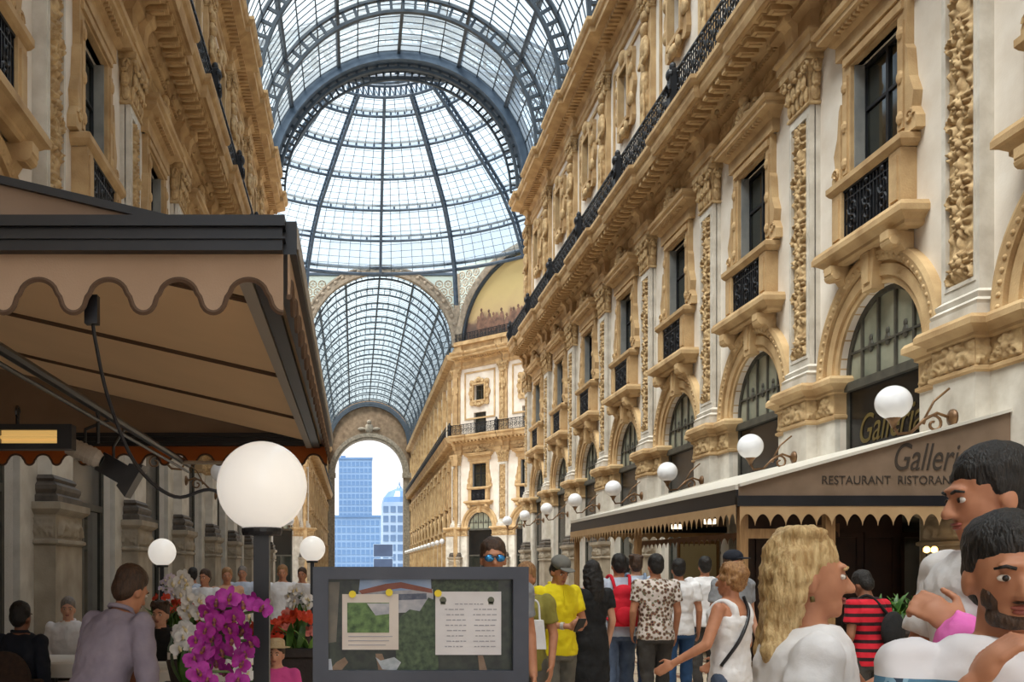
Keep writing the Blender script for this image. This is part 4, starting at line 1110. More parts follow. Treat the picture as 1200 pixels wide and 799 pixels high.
# dark lounge partitions under it
lo = E('lounge_partition', (0, 0, 0), label='dark wooden lounge partition closing the space under the restaurant canopy', cat='partition')
b = MB(); b.box(px(872, 16.4), HW - .1, 16.4, 16.5, 0, 2.9); O('panel', b.mesh('panel', DWOOD), lo)
for k in range(6):
    x0 = px(885, 16.4) + k * .62; b = MB(); b.plate(rect(x0, x0 + .55, .2, 2.2), [rect(x0 + .06, x0 + .49, .28, 2.12)], 16.36, 16.4); O('frame', b.mesh('frame', WOOD if k == 1 else DWOOD), lo)
CREAM = mat('cream_screen', (214, 204, 160), (226, 216, 176), .5, 1)
e = E('wind_screen', (px(818, 22.2), 22.2, 0), label='cream glazed wind screen at the far end of the restaurant canopy', cat='screen')
b = MB(); b.box(-.42, .42, -.01, .01, .1, 2.15); O('sheet', b.mesh('sheet', CREAM), e)
b = MB(); b.plate(rect(-.48, .48, .02, 2.22), [rect(-.42, .42, .1, 2.15)], -.03, .03); O('frame', b.mesh('frame', WOOD), e)
LIT, t, bs = mat_nodes('lit_fitting'); bs.inputs['Emission Color'].default_value = (1, .86, .62, 1); bs.inputs['Emission Strength'].default_value = 1.6
for x_, y_, d_ in ((793, 617, 19), (832, 611, 17)):
    e = E('box_light', (px(x_, d_), d_, pz(y_, d_)), label='small white box light under the canopy, %s the partition' % ('nearer' if d_ == 17 else 'farther from'), cat='light')
    b = MB(); b.box(-.09, .09, -.05, .05, -.045, .045); O('diffuser', b.mesh('diffuser', LIT), e)
    b = MB(); b.box(-.1, .1, -.06, .06, .045, .07); b.tube([(0, 0, .07), (0, 0, 2.9 - pz(y_, d_))], .012, 6); O('housing', b.mesh('housing', AFR), e)
AMB, t, bs = mat_nodes('amber_bulb'); bs.inputs['Emission Color'].default_value = (1, .55, .15, 1); bs.inputs['Emission Strength'].default_value = 4
for k, x_ in enumerate((1086, 1095)):
    e = E('table_lamp', (px(x_, 14.4), 14.4, 0), label='amber glowing lamp on a tall dark stand, %s of the two' % ('outer' if k == 0 else 'inner'), cat='lamp')
    b = MB(); b.lathe([(.01, -.05), (.045, -.03), (.045, .02), (.02, .05)], 12, (0, 0, pz(644, 14.4))); O('bulb', b.mesh('bulb', AMB, True), e)
    b = MB(); b.lathe([(.05, 0), (.05, .03), (.015, .06), (.015, pz(644, 14.4) - .05)], 12); O('stand', b.mesh('stand', AFR), e)
# leafy planters
LEAF = mat('green_leaf', (40, 76, 26), (92, 132, 52), .5, 8)
LEAFL = mat('light_green_leaf', (90, 134, 44), (150, 180, 86), .5, 8)
def leaf_mesh(l, w, m):
    b = MB(); n = 6; vs_ = []
    for i in range(n + 1):
        t_ = i / n; ww = w * math.sin(math.pi * min(t_ * .92 + .06, 1)); zz = l * t_ * (1 - .25 * t_); yy = l * .45 * t_ * t_
        vs_ += [(-ww, yy, zz), (0, yy - w * .3, zz), (ww, yy, zz)]
    b.add(vs_, [(3 * i + k, 3 * i + k + 1, 3 * i + k + 4, 3 * i + k + 3) for i in range(n) for k in (0, 1)])
    return b.mesh('leaf', m, True, False)
LF1, LF2 = leaf_mesh(.34, .03, LEAF), leaf_mesh(.3, .028, LEAFL)
POT = mat('dark_planter', (48, 40, 38), (66, 56, 52), .7, 5, .2)
d_ = 10.6; e = E('potted_plant', (px(1055, d_), d_, 0), label='bushy green leafy plant in a dark planter beside the striped shirt', cat='plant')
b = MB(); b.bbox(-.34, .34, -.2, .2, 0, .92, .02); b.path([(0, .86), (.03, .88), (.03, .94), (0, .95)], [(-.34, -.2), (-.34, .2), (.34, .2), (.34, -.2)], closed=True); O('planter', b.mesh('planter', POT), e)
for i in range(90):
    O('leaf', LF1 if i % 3 else LF2, e, (random.uniform(-.33, .33), random.uniform(-.18, .18), .86 + random.uniform(0, .2)), rot=(R(random.uniform(-25, 25)), R(random.uniform(-25, 25)), random.uniform(0, 6.3)))

# ------------------------------------------------------------------ flowers
def flower_mesh(name, m, s=.045):
    b = MB()
    for a, l, w in ((90, 1.0, .5), (215, 1.0, .48), (325, 1.0, .48), (8, 1.05, .85), (172, 1.05, .85)):
        a = R(a); n = 5; vs_ = [(0, 0, 0)]
        for k in range(9):
            t_ = k / 8 * 2 * math.pi
            u, v = l * s * (.5 - .5 * math.cos(t_)), w * s * .62 * math.sin(t_)
            vs_.append((u * math.cos(a) - v * math.sin(a), -.004 - .25 * u * (u / s) + .05 * s, u * math.sin(a) + v * math.cos(a)))
        b.add(vs_, [(0, k, k + 1) for k in range(1, 9)])
    return b.mesh(name, m, True, False)
PUR = mat('magenta_petal', (140, 14, 120), (176, 40, 152), .6, 30)
WHP = mat('white_petal', (226, 224, 222), (244, 240, 240), .6, 20)
LAV = mat('lavender_petal', (206, 190, 208), (228, 214, 226), .6, 20)
RED = mat('scarlet_petal', (196, 38, 20), (226, 84, 36), .6, 30); PNK = mat('coral_petal', (220, 110, 100), (236, 150, 130), .6, 30)
LIPM = mat('orchid_lip', (92, 10, 70), (170, 120, 40), .6, 60)
STEM = mat('green_stem', (66, 86, 40), (92, 110, 58), .7, 10)
b = MB(); b.ell((0, -.018, -.008), (.009, .012, .014), 8, 6); b.ell((0, -.022, .006), (.005, .006, .006), 6, 4); LIP = b.mesh('lip', LIPM, True); LIPW = LIP.copy(); LIPW.materials.clear(); LIPW.materials.append(mat('pale_orchid_lip', (226, 206, 150), (236, 226, 206), .6, 40))
FM = {k: flower_mesh('flower', v) for k, v in (('p', PUR), ('w', WHP), ('l', LAV), ('r', RED), ('c', PNK))}
def orchid(x_, d_, pts, kind, label, base_z, scale=1.0, tall=None):
    X = px(x_, d_); e = E('orchid_plant', (X, d_, 0), label=label, cat='flowers', group='terrace flowers')
    b = MB(); b.lathe([(.07, base_z - .16), (.1, base_z - .02), (.105, base_z), (.09, base_z), (.085, base_z - .02)], 16); O('pot', b.mesh('pot', POT), e)
    b = MB(); b.bbox(-.14, .14, -.14, .14, 0, base_z - .16, .01); O('stand', b.mesh('stand', POT), e)
    for i in range(7):
        O('leaf', LF1, e, (0, 0, base_z - .01), rot=(R(random.uniform(20, 55)), 0, i * .9 + random.uniform(-.2, .2)))
    ctr = []
    for (fx, fy, dd) in pts:
        p = Vector((px(fx, d_ + dd) - X, dd, pz(fy, d_ + dd))); ctr.append(p)
        k = kind if len(kind) == 1 else random.choice(kind)
        f = O('flower', FM[k], e, p, rot=(R(random.uniform(-25, 15)), R(random.uniform(-30, 30)), R(random.uniform(-35, 35))))
        s_ = scale * random.uniform(.9, 1.12); f.scale = (s_, s_, s_)
        O('lip', LIP if k == 'p' else LIPW, f)
    ctr.sort(key=lambda p: p.z)
    for grp in (ctr[0::3], ctr[1::3], ctr[2::3]):
        if not grp: continue
        b = MB(); b.tube(bez([(0, 0, base_z)] + [(p.x, p.y + .03, p.z) for p in grp], 24), .006, 5); O('stem', b.mesh('stem', STEM), e)
    return e
pp = [(245, 717), (262, 716), (287, 710), (309, 713), (242, 737), (262, 730), (287, 740), (275, 750), (240, 762), (262, 762), (286, 765), (232, 787), (267, 787), (281, 777), (229, 773), (268, 700), (253, 726), (252, 748), (272, 737), (250, 776), (296, 752), (244, 796), (278, 797), (298, 706), (255, 706), (232, 750), (276, 722)]
pp = [(x, y, random.uniform(-.1, .06)) for x, y in pp]
orchid(262, 3.8, pp, 'p', 'magenta orchid spray in bloom beside the black lamp post', .86, 1.0)
def cluster(cx, cy, rx, ry, n, dd=.12): return [(cx + rx * math.sqrt(random.random()) * math.cos(a), cy + ry * math.sqrt(random.random()) * math.sin(a), random.uniform(-dd, dd)) for a in [random.uniform(0, 6.28) for _ in range(n)]]
orchid(212, 6.7, cluster(213, 684, 9, 12, 16) + cluster(228, 712, 14, 14, 16), 'w', 'white orchid with arching sprays behind the magenta orchid', .95, 1.1)
orchid(197, 10.7, cluster(199, 690, 11, 15, 18), 'l', 'pale lavender orchid beside the white one near a lamp post', .95, 1.0)
orchid(217, 5.7, cluster(218, 748, 14, 17, 18), 'w', 'low white orchid in front of the young man in black', .9, 1.15)
orchid(283, 5.4, cluster(285, 770, 14, 26, 18) + cluster(288, 722, 8, 9, 6), 'w', 'white orchid partly hidden behind the magenta one', .8, 1.0)
orchid(351, 8.4, cluster(350, 703, 13, 16, 22), 'w', 'white flowers beside the coral flower trough', 1.0, 1.1)
def trough(x_, d_, w, label, kinds, n, zt_=.93):
    e = E('flower_trough', (px(x_, d_), d_, 0), label=label, cat='flowers', group='terrace flowers')
    b = MB(); b.bbox(-w, w, -.18, .18, 0, zt_, .02); b.path([(0, zt_ - .08), (.03, zt_ - .06), (.03, zt_), (0, zt_ + .01)], [(-w, -.18), (-w, .18), (w, .18), (w, -.18)], closed=True); O('planter', b.mesh('planter', POT), e)
    for i in range(n):
        O('leaf', LF1 if i % 3 else LF2, e, (random.uniform(-w, w), random.uniform(-.17, .17), zt_ - .03), rot=(R(random.uniform(-35, 35)), R(random.uniform(-30, 30)), random.uniform(0, 6.3)))
    for i in range(n):
        f = O('flower', FM[random.choice(kinds)], e, (random.uniform(-w, w), random.uniform(-.2, .12), zt_ + random.uniform(.08, .32)), rot=(R(random.uniform(-60, 10)), R(random.uniform(-30, 30)), R(random.uniform(-50, 50))))
        f.scale = (1.15,) * 3
trough(332, 8.0, .3, 'dark trough of scarlet and coral flowers near the menu board', 'rrc', 46)
trough(214, 9.8, .3, 'dark trough of scarlet flowers behind the white orchids', 'rr', 34, .98)

# ------------------------------------------------------------------ tables and chairs of the terrace
CLOTH = mat('white_tablecloth', (226, 222, 214), (238, 234, 228), .9, 4, .1, 30)
CHW = mat('dark_rattan', (52, 36, 28), (74, 52, 38), .7, 20, .3, 90)
def table(x_, d_, label):
    e = E('table', (px(x_, d_), d_, 0), label=label, cat='table', group='terrace tables')
    b = MB(); b.bbox(-.38, .38, -.38, .38, .71, .755, .01)
    b.path([(.0, .75), (.012, .74), (.03, .66), (.03, .62)], [(-.38, -.38), (-.38, .38), (.38, .38), (.38, -.38)], closed=True); O('tablecloth', b.mesh('tablecloth', CLOTH), e)
    b = MB(); b.lathe([(.24, 0), (.24, .02), (.04, .05), (.035, .71)], 16); O('pedestal', b.mesh('pedestal', AFR), e)
    return e
table(216, 8.25, 'square table in white cloth in front of the young man in black')
table(60, 8.9, 'square table in white cloth between the dark-haired man and the grey-haired diner')
table(345, 9.2, 'square table in white cloth behind the coral flower trough')
e = E('water_bottle', (px(203, 8.1), 8.05, .757), label='green glass water bottle on the white table', cat='bottle')
BOT = mat('green_bottle_glass', (96, 120, 104), (120, 140, 124), .1, 5)
b = MB(); b.lathe([(.036, 0), (.04, .02), (.04, .17), (.016, .23), (.014, .29)], 14); O('body', b.mesh('body', BOT, True), e)
b = MB(); b.lathe([(.016, .285), (.016, .305)], 12); O('cap', b.mesh('cap', WHT), e)
b = MB(); b.lathe([(.041, .07), (.041, .13)], 14); O('paper_label', b.mesh('paper_label', CLOTH), e)
def chair(x, y, yaw, label):
    e = E('rattan_chair', (x, y, 0), yaw, label=label, cat='chair', group='terrace chairs')
    b = MB(); b.bbox(-.23, .23, -.22, .24, .42, .47, .02); O('seat', b.mesh('seat', CHW), e)
    b = MB(); b.plate(semi(.24, 0, .68, 16) + [(-.24, .44), (.24, .44)], [], -.25, -.21); O('backrest', b.mesh('backrest', CHW), e)
    for sx in (-1, 1):
        for sy in (-1, 1):
            b = MB(); b.tube([(sx * .2, sy * .2, .43), (sx * .22, sy * .23, 0)], .018, 8); O('leg', b.mesh('leg', CHW), e)
        b = MB(); b.tube([(sx * .23, -.2, .68), (sx * .25, .0, .66), (sx * .24, .2, .44)], .018, 8); O('armrest', b.mesh('armrest', CHW), e)

# ------------------------------------------------------------------ menu board
d_ = 3.1
bx0, bx1, bz1 = px(367, d_), px(618, d_), pz(664, d_)
bw = bx1 - bx0; bh = .385; bcx = (bx0 + bx1) / 2
mb_ = E('menu_board', (bcx, d_, 0), label='grey framed menu board with two pinned sheets over a garden picture', cat='sign')
z0, z1 = bz1 - bh, bz1; fw = .05
BFR = mat('slate_board_frame', (66, 70, 82), (78, 82, 94), .5, 6)
def mit(p, q, r_, s_):
    b = MB(); b.plate([p, q, r_, s_], [], -.025, .02); return b.mesh('frame_rail', BFR)
hw_ = bw / 2
for q in ([(-hw_, z1), (hw_, z1), (hw_ - fw, z1 - fw * .8), (-hw_ + fw, z1 - fw * .8)], [(-hw_, z0), (hw_, z0), (hw_ - fw, z0 + fw), (-hw_ + fw, z0 + fw)],
          [(-hw_, z0), (-hw_ + fw, z0 + fw), (-hw_ + fw, z1 - fw * .8), (-hw_, z1)], [(hw_, z0), (hw_ - fw, z0 + fw), (hw_ - fw, z1 - fw * .8), (hw_, z1)]):
    O('frame_rail', mit(*q), mb_)
b = MB(); b.box(-.03, .03, .025, .07, 0, z1 - .05); O('post', b.mesh('post', BFR), mb_)
b = MB(); b.bbox(-.25, .25, -.2, .28, 0, .025, .005); O('foot', b.mesh('foot', BFR), mb_)
ix0, ix1, iz0, iz1 = -hw_ + fw - .005, hw_ - fw + .005, z0 + fw - .005, z1 - fw * .8 + .005
def fx(x): return px(x, d_) - bcx
def fz(y): return pz(y, d_)
pic = MB(); pic.box(ix0, ix1, .004, .012, iz0, iz1)
pic_ob = O('garden_picture', pic.mesh('garden_picture', mat('picture_dark_green', (30, 36, 34), (58, 66, 54), .3, 30)), mb_)
lay = [0]
def shape(nm, pts, m):
    lay[0] += 1
    b = MB(); b.plate([(fx(x), fz(y)) for x, y in pts], [], .004 - .0004 * lay[0], .0045); O(nm, b.mesh(nm, m), pic_ob)
shape('printed_sky', [(422, 679), (505, 678), (506, 696), (420, 696)], mat('print_sky', (130, 160, 204), (176, 192, 220), .4, 8))
shape('printed_house', [(420, 694), (508, 690), (508, 716), (468, 718), (420, 716)], mat('print_house', (150, 152, 164), (190, 188, 192), .4, 30))
shape('printed_windows', [(440, 697), (500, 695), (500, 702), (440, 704)], mat('print_windows', (70, 78, 100), (110, 116, 132), .4, 60))
shape('printed_roof', [(420, 692), (452, 684), (470, 682), (506, 690), (507, 695), (470, 689), (424, 696)], mat('print_roof', (128, 70, 56), (150, 88, 70), .4, 20))
shape('printed_tree', [(470, 722), (480, 714), (492, 716), (502, 700), (512, 704), (514, 786), (466, 786), (462, 744)], mat('print_tree', (40, 58, 38), (86, 104, 74), .4, 60))
shape('printed_tree', [(506, 680), (540, 679), (584, 681), (584, 694), (508, 696)], mat('print_tree2', (30, 44, 30), (74, 92, 60), .4, 60))
shape('printed_trunk', [(384, 788), (394, 776), (404, 770), (408, 776), (398, 788)], mat('print_trunk', (120, 96, 78), (146, 122, 100), .4, 30))
shape('printed_trunk', [(440, 766), (448, 766), (456, 788), (444, 788)], MATS['print_trunk'])
shape('printed_trunk', [(560, 768), (566, 768), (572, 789), (562, 789)], MATS['print_trunk'])
shape('printed_wall', [(381, 682), (398, 682), (394, 752), (382, 754)], mat('print_wall', (96, 92, 84), (120, 112, 100), .4, 20))
shape('printed_sheen', [(382, 772), (388, 772), (390, 786), (382, 786)], mat('print_white', (196, 200, 210), None, .4))
shape('printed_sheen', [(440, 770), (446, 774), (462, 770), (470, 776), (464, 786), (448, 784)], mat('print_white2', (150, 158, 164), (190, 194, 200), .4, 40))
PAPER = mat('white_paper', (214, 210, 212), (224, 220, 222), .6, 10)
PAPER2 = mat('cream_paper', (206, 194, 186), (216, 206, 198), .6, 10)
INK = mat('grey_ink', (158, 156, 164), None, .7); PINM = mat('yellow_pin', (232, 206, 40), None, .4)
for nm, (x0, y0, x1, y1), pm, pins in (('photo_sheet', (401, 696, 467, 761), PAPER2, ((413, 696), (456, 694))), ('text_sheet', (510, 693, 587, 767), PAPER, ((513, 695),))):
    b = MB(); b.box(fx(x0), fx(x1), -.006, -.0045, fz(y1), fz(y0)); sh = O(nm, b.mesh(nm, pm), mb_)
    for qx, qy in pins:
        b = MB(); b.lathe([(.012, -.004), (.012, 0), (.006, .003)], 10, (fx(qx), -.008, fz(qy)), 'y'); O('pin', b.mesh('pin', PINM), sh)
    b = MB()
    if nm == 'text_sheet':
        random.seed(3)
        for row in range(9):
            yy = 707 + row * 6.2
            for sx0, sx1 in (((520, 546), (553, 582)) if row else ((532, 566),)):
                x = sx0 + random.uniform(0, 4)
                while x < sx1 - 3:
                    w_ = random.uniform(2, 6); b.box(fx(x), fx(min(x + w_, sx1)), -.0068, -.006, fz(yy + 1.2), fz(yy)); x += w_ + 1.4
        c = MB()
        for ex in (519, 575):
            c.lathe([(.011, -.0008), (.011, 0)], 12, (fx(ex), -.0062, fz(703)), 'y'); c.box(fx(ex) - .008, fx(ex) + .008, -.007, -.006, fz(708), fz(705))
        O('emblem', c.mesh('emblem', mat('emblem_ink', (96, 98, 84), None, .6)), sh)
    else:
        for row in range(3):
            yy = 745 + row * 5; b.box(fx(408), fx(460 - row * 4), -.0068, -.006, fz(yy + 1), fz(yy))
        c = MB(); c.box(fx(407), fx(456), -.0072, -.006, fz(741), fz(706)); ph = O('tree_photo', c.mesh('tree_photo', mat('tree_photo', (44, 70, 36), (112, 142, 84), .4, 40)), sh)
        c = MB(); c.plate([(fx(430), fz(707)), (fx(456), fz(707)), (fx(456), fz(719)), (fx(440), fz(721))], [], -.0078, -.0072); O('printed_house', c.mesh('printed_house', MATS['print_house']), ph)
    O('printed_lines', b.mesh('printed_lines', INK), sh, kind='stuff')

# ------------------------------------------------------------------ people
def cone(b, p0, p1, r0, r1, n=12, rounded=True):
    b.tube([p0, p1], [r0, r1], n)
    if rounded: b.ell(p0, (r0,) * 3, n, 8); b.ell(p1, (r1,) * 3, n, 8)
def loft(b, rings, n=20):                     # rings: (cx, cy, cz, rx, ry)
    vs_ = []
    for cx, cy, cz, rx, ry in rings:
        for k in range(n):
            t_ = 2 * math.pi * k / n; vs_.append((cx + rx * math.cos(t_), cy + ry * math.sin(t_), cz))
    m = len(rings); fs = [(i * n + k, i * n + (k + 1) % n, (i + 1) * n + (k + 1) % n, (i + 1) * n + k) for i in range(m - 1) for k in range(n)]
    fs.append(tuple(range(n))[::-1]); fs.append(tuple((m - 1) * n + k for k in range(n)))
    b.add(vs_, fs)
def grow(name, b, m, parent, vox, smooth=4, disp=None, fold=None):
    me = b.mesh(name, m, True, False); o = O(name, me, parent)
    r_ = o.modifiers.new('remesh', 'REMESH'); r_.mode = 'VOXEL'; r_.voxel_size = vox; r_.use_smooth_shade = True
    if smooth:
        s_ = o.modifiers.new('smooth', 'SMOOTH'); s_.factor = .5; s_.iterations = smooth
    if fold:
        tx = bpy.data.textures.get('fold_noise') or bpy.data.textures.new('fold_noise', 'CLOUDS'); tx.noise_scale = .11; tx.noise_depth = 2
        dm = o.modifiers.new('folds', 'DISPLACE'); dm.texture = tx; dm.strength = fold; dm.mid_level = .42; dm.texture_coords = 'LOCAL'
    if disp:
        tx = bpy.data.textures.get('strand_noise') or bpy.data.textures.new('strand_noise', 'CLOUDS'); tx.noise_scale = .035
        dm = o.modifiers.new('strands', 'DISPLACE'); dm.texture = tx; dm.strength = disp; dm.mid_level = .5
    return o
SKIN = {'light': mat('skin_light', (206, 150, 122), (222, 170, 142), .55, 12), 'tan': mat('skin_tan', (176, 118, 88), (194, 136, 104), .55, 12), 'brown': mat('skin_brown', (134, 86, 62), (150, 100, 74), .55, 12)}
def hairmat(nm, c1, c2): return mat('hair_' + nm, c1, c2, .5, 26, .5, 60, stretch=(3, 3, .6))
HAIR = {'black': hairmat('black', (16, 13, 12), (32, 26, 24)), 'brown': hairmat('brown', (52, 36, 26), (84, 58, 40)), 'blond': hairmat('blond', (170, 134, 84), (226, 198, 146)), 'goldbrown': hairmat('goldbrown', (128, 88, 52), (176, 132, 84)), 'grey': hairmat('grey', (112, 104, 98), (150, 142, 134))}
EYEW = mat('eye_white', (226, 220, 214), None, .3); EYED = mat('iris_dark', (34, 24, 20), None, .2); LIPS = mat('lip_rose', (158, 88, 78), None, .5)
def tee_mat(nm, c1, c2=None): return mat('cloth_' + nm, c1, c2 or tuple(min(255, int(v * 1.06 + 3)) for v in c1), .9, 9, .25, 22)
JEANS = tee_mat('denim', (66, 80, 104), (92, 106, 130)); DARKPANT = tee_mat('charcoal', (52, 48, 46), (66, 62, 58)); GREYPANT = tee_mat('grey_trouser', (96, 92, 84), (112, 108, 98))
SHOE = mat('dark_shoe', (40, 36, 34), None, .5); SHOEW = mat('white_shoe', (214, 210, 204), None, .5)

def person(X, Y, yaw, H, label, skin='light', hair=('short', 'black'), top=('tee', None), bottom=('trousers', None), arms=None, lean=0.0, sit=False, vox=.011, head=(0, 0), fat=1.0, stride=.06, shoe=None, face=True, group=None, z0=0.0):
    """local frame: faces +y, right hand at +x"""
    S = H / 1.75; e = E('person', (X, Y, z0), R(yaw), label=label, cat='person', group=group)
    pel = Vector((0, 0, .52 if sit else .95))
    ML = Matrix.Translation(pel) @ Matrix.Rotation(-R(lean), 4, 'X') @ Matrix.Translation((0, 0, -.95))
    U = lambda p: (ML @ Vector(p)) * S                    # upper body
    D_ = lambda p: Vector(p) * S
    MH = Matrix.Translation((0, 0, 1.50)) @ Matrix.Rotation(R(head[0]), 4, 'Z') @ Matrix.Rotation(-R(head[1]), 4, 'X') @ Matrix.Translation((0, 0, -1.50))
    Hd = lambda p: U(MH @ Vector(p))
    RU = ML.to_3x3(); RH = (ML @ MH).to_3x3()
    arms = arms or {}
    LR = .78 if bottom[0] == 'trousers' else 1.0
    A = {}
    for sgn, k in ((-1, 'L'), (1, 'R')):
        el, wr = arms.get(k, ((.235, -.03, 1.14), (.245, .06, .89)))
        A[k] = (U((sgn * .185 * (0.5 + fat / 2), -.01, 1.415)), U((sgn * el[0], el[1], el[2])), U((sgn * wr[0], wr[1], wr[2])))
    legs = []
    for sgn in (-1, 1):
        if sit: legs.append((D_((sgn * .1, 0, .53)), D_((sgn * .13, .42, .52)), D_((sgn * .13, .40, .09))))
        else: legs.append((D_((sgn * .095, 0, .90)), D_((sgn * .1, sgn * stride * .6 + .02, .49)), D_((sgn * .1, sgn * stride * 1.4, .085))))
    def torso(b, inf, zlo, zhi, flare=0):
        rings = [(.80, .165, .125), (.90, .172, .128), (1.0, .158, .115), (1.1, .145, .105), (1.2, .155, .112), (1.3, .172, .12), (1.38, .178, .112), (1.43, .165, .095), (1.47, .115, .075), (1.50, .065, .062)]
        zs = [q[0] for q in rings]; out = []
        for z_ in sorted(set([zlo] + [q for q in zs if zlo < q < zhi] + [zhi])):
            rx = float(np.interp(z_, zs, [q[1] for q in rings])); ry = float(np.interp(z_, zs, [q[2] for q in rings]))
            if z_ < .8: rx += flare * (.8 - z_); ry += flare * (.8 - z_)
            k = fat if z_ < 1.4 else (fat * .5 + .5)
            out.append((0, 0, z_, rx * k + inf, ry * k + inf))
        c = MB(); loft(c, out)
        b.add([U(p) for p in c.v], c.f)
    # --- body, one continuous surface
    b = MB(); torso(b, 0, .82, 1.49)
    cone(b, U((0, -.012, 1.44)), Hd((0, 0, 1.56)), .062 * S, .054 * S)
    hp = lambda c, r: b.ell(Hd(c), [v * S for v in r], 16, 12, RH)
    hp((0, -.008, 1.645), (.074, .092, .106)); hp((0, .022, 1.605), (.062, .074, .098)); hp((0, .042, 1.548), (.046, .05, .04)); hp((0, .072, 1.527), (.022, .018, .018))
    cone(b, Hd((0, .092, 1.625)), Hd((0, .112, 1.588)), .009 * S, .014 * S, 8); hp((.011, .1, 1.584), (.008, .01, .008)); hp((-.011, .1, 1.584), (.008, .01, .008))
    hp((0, .086, 1.648), (.05, .014, .012))
    for sgn in (-1, 1): hp((sgn * .075, -.006, 1.605), (.011, .022, .032))
    for k, sgn in (('L', -1), ('R', 1)):
        sh, el, wr = A[k]
        cone(b, sh, el, .05 * S, .040 * S); cone(b, el, wr, .041 * S, .027 * S)
        f = (wr - el).normalized(); side = (U((sgn, 0, 1)) - U((0, 0, 1))).normalized(); side = (side - f * side.dot(f))
        if side.length < .1: side = Vector((0, 1, 0)) - f * f.y
        side.normalize(); nrm_ = f.cross(side).normalized()
        if k == 'R': nrm_ = -nrm_
        # palm facing the body: the width of the palm runs along nrm_
        wdt = nrm_; thick = side
        Mp = Matrix((wdt, f, thick)).transposed()
        b.ell(wr + f * .045 * S, (.040 * S, .055 * S, .017 * S), 12, 8, Mp)
        curl = arms.get('curl', .45)
        for i, (off, ln) in enumerate(((.030, .072), (.010, .082), (-.010, .076), (-.030, .060))):
            p0 = wr + (f * .085 + wdt * off) * S; ln *= S
            d1 = (f * math.cos(curl * .6) - thick * math.sin(curl * .6)); d2 = (f * math.cos(curl * 1.7) - thick * math.sin(curl * 1.7))
            p1 = p0 + d1 * ln * .55; p2 = p1 + d2 * ln * .45
            cone(b, p0 - f * .01, p1, .0100 * S, .0092 * S, 8); cone(b, p1, p2, .0092 * S, .008 * S, 8)
        t0 = wr + (f * .025 + wdt * .03) * S; t1 = t0 + (f * .03 + wdt * .03 - thick * .01) * S; t2 = t1 + (f * .034 + wdt * .004 - thick * .012) * S
        cone(b, t0, t1, .0125 * S, .0105 * S, 8); cone(b, t1, t2, .0105 * S, .0088 * S, 8)
    for hip, kn, an in legs:
        cone(b, hip, kn, .078 * S * LR, .052 * S * LR); cone(b, kn, an, .05 * S * LR, .035 * S)
        b.ell(kn + (an - kn) * .28 + Vector((0, -.018 * S, 0)), (.05 * S * LR, .055 * S * LR, .12 * S)); b.ell(an + D_((0, .05, -.05)), (.038 * S, .1 * S, .03 * S))
    grow('body', b, SKIN[skin], e, vox, 3)
    # --- face
    if face:
        for sgn in (-1, 1):
            c = MB(); c.ell(Hd((sgn * .031, .0835, 1.622)), [.0145 * S, .008 * S, .0075 * S], 10, 7, RH); o = O('eye', c.mesh('eye', EYEW, True), e)
            c = MB(); c.ell(Hd((sgn * .031, .0905, 1.622)), [.0068 * S, .003 * S, .0068 * S], 10, 6, RH); O('iris', c.mesh('iris', EYED, True), o)
            c = MB(); c.tube([Hd((sgn * .014, .097, 1.642)), Hd((sgn * .032, .0955, 1.647)), Hd((sgn * .05, .083, 1.641))], [.004 * S, .0045 * S, .003 * S], 6); O('eyebrow', c.mesh('eyebrow', HAIR[hair[1]], True), e)
        c = MB(); c.ell(Hd((0, .0905, 1.561)), [.023 * S, .009 * S, .0055 * S], 10, 6, RH); c.ell(Hd((0, .0895, 1.552)), [.019 * S, .009 * S, .006 * S], 10, 6, RH); O('lips', c.mesh('lips', LIPS, True), e)
    # --- hair
    style, hc = hair
    if style != 'bald':
        c = MB(); q = lambda cc, r: c.ell(Hd(cc), [v * S for v in r], 16, 12, RH)
        q((0, -.018, 1.678), (.083, .098, .088)); q((0, -.05, 1.625), (.077, .062, .09))
        for sgn in (-1, 1): q((sgn * .07, -.01, 1.65), (.014, .035, .045))
        if style == 'long':
            for i in range(9):
                t_ = i / 8; q((0, -.075 - .03 * math.sin(t_ * 3), 1.62 - .36 * t_), (.088 - .02 * t_, .042, .07))
            for sgn in (-1, 1):
                for i in range(6): q((sgn * (.075 + .012 * math.sin(i)), -.02 - .008 * i, 1.64 - .055 * i), (.026, .05, .05))
        if style == 'bob':
            for sgn in (-1, 1):
                for i in range(7): q((sgn * (.070 + .014 * math.sin(i * 1.1)), -.045 - .006 * i, 1.66 - .04 * i), (.03, .05, .045))
            for i in range(6): q((0, -.075, 1.63 - .045 * i), (.082, .045, .05))
            for i in range(5): q((-.05 + .025 * i, -.015, 1.742), (.03, .06, .02))
        if style == 'updo':
            for i in range(34):
                a, z_ = random.uniform(0, 6.28), random.uniform(1.57, 1.75); rr = .085 * math.sqrt(max(.1, 1 - ((z_ - 1.66) / .12) ** 2))
                if math.sin(a) > .55: continue
                q((rr * math.cos(a), -.02 + rr * math.sin(a), z_), (.026, .026, .024))
            q((0, -.1, 1.68), (.055, .045, .05))
        if style == 'tousled':
            for i in range(20): q((random.uniform(-.07, .07), random.uniform(-.09, .06), 1.735 + random.uniform(-.03, .012)), (.025, .03, .022))
        grow('hair', c, HAIR[hc], e, max(.008, vox * .9), 2, .012 if style in ('short', 'tousled') else .02)
    # --- top
    tk, tm = top[0], top[1]
    c = MB(); inf = .016; cv_ = max(.010, vox)
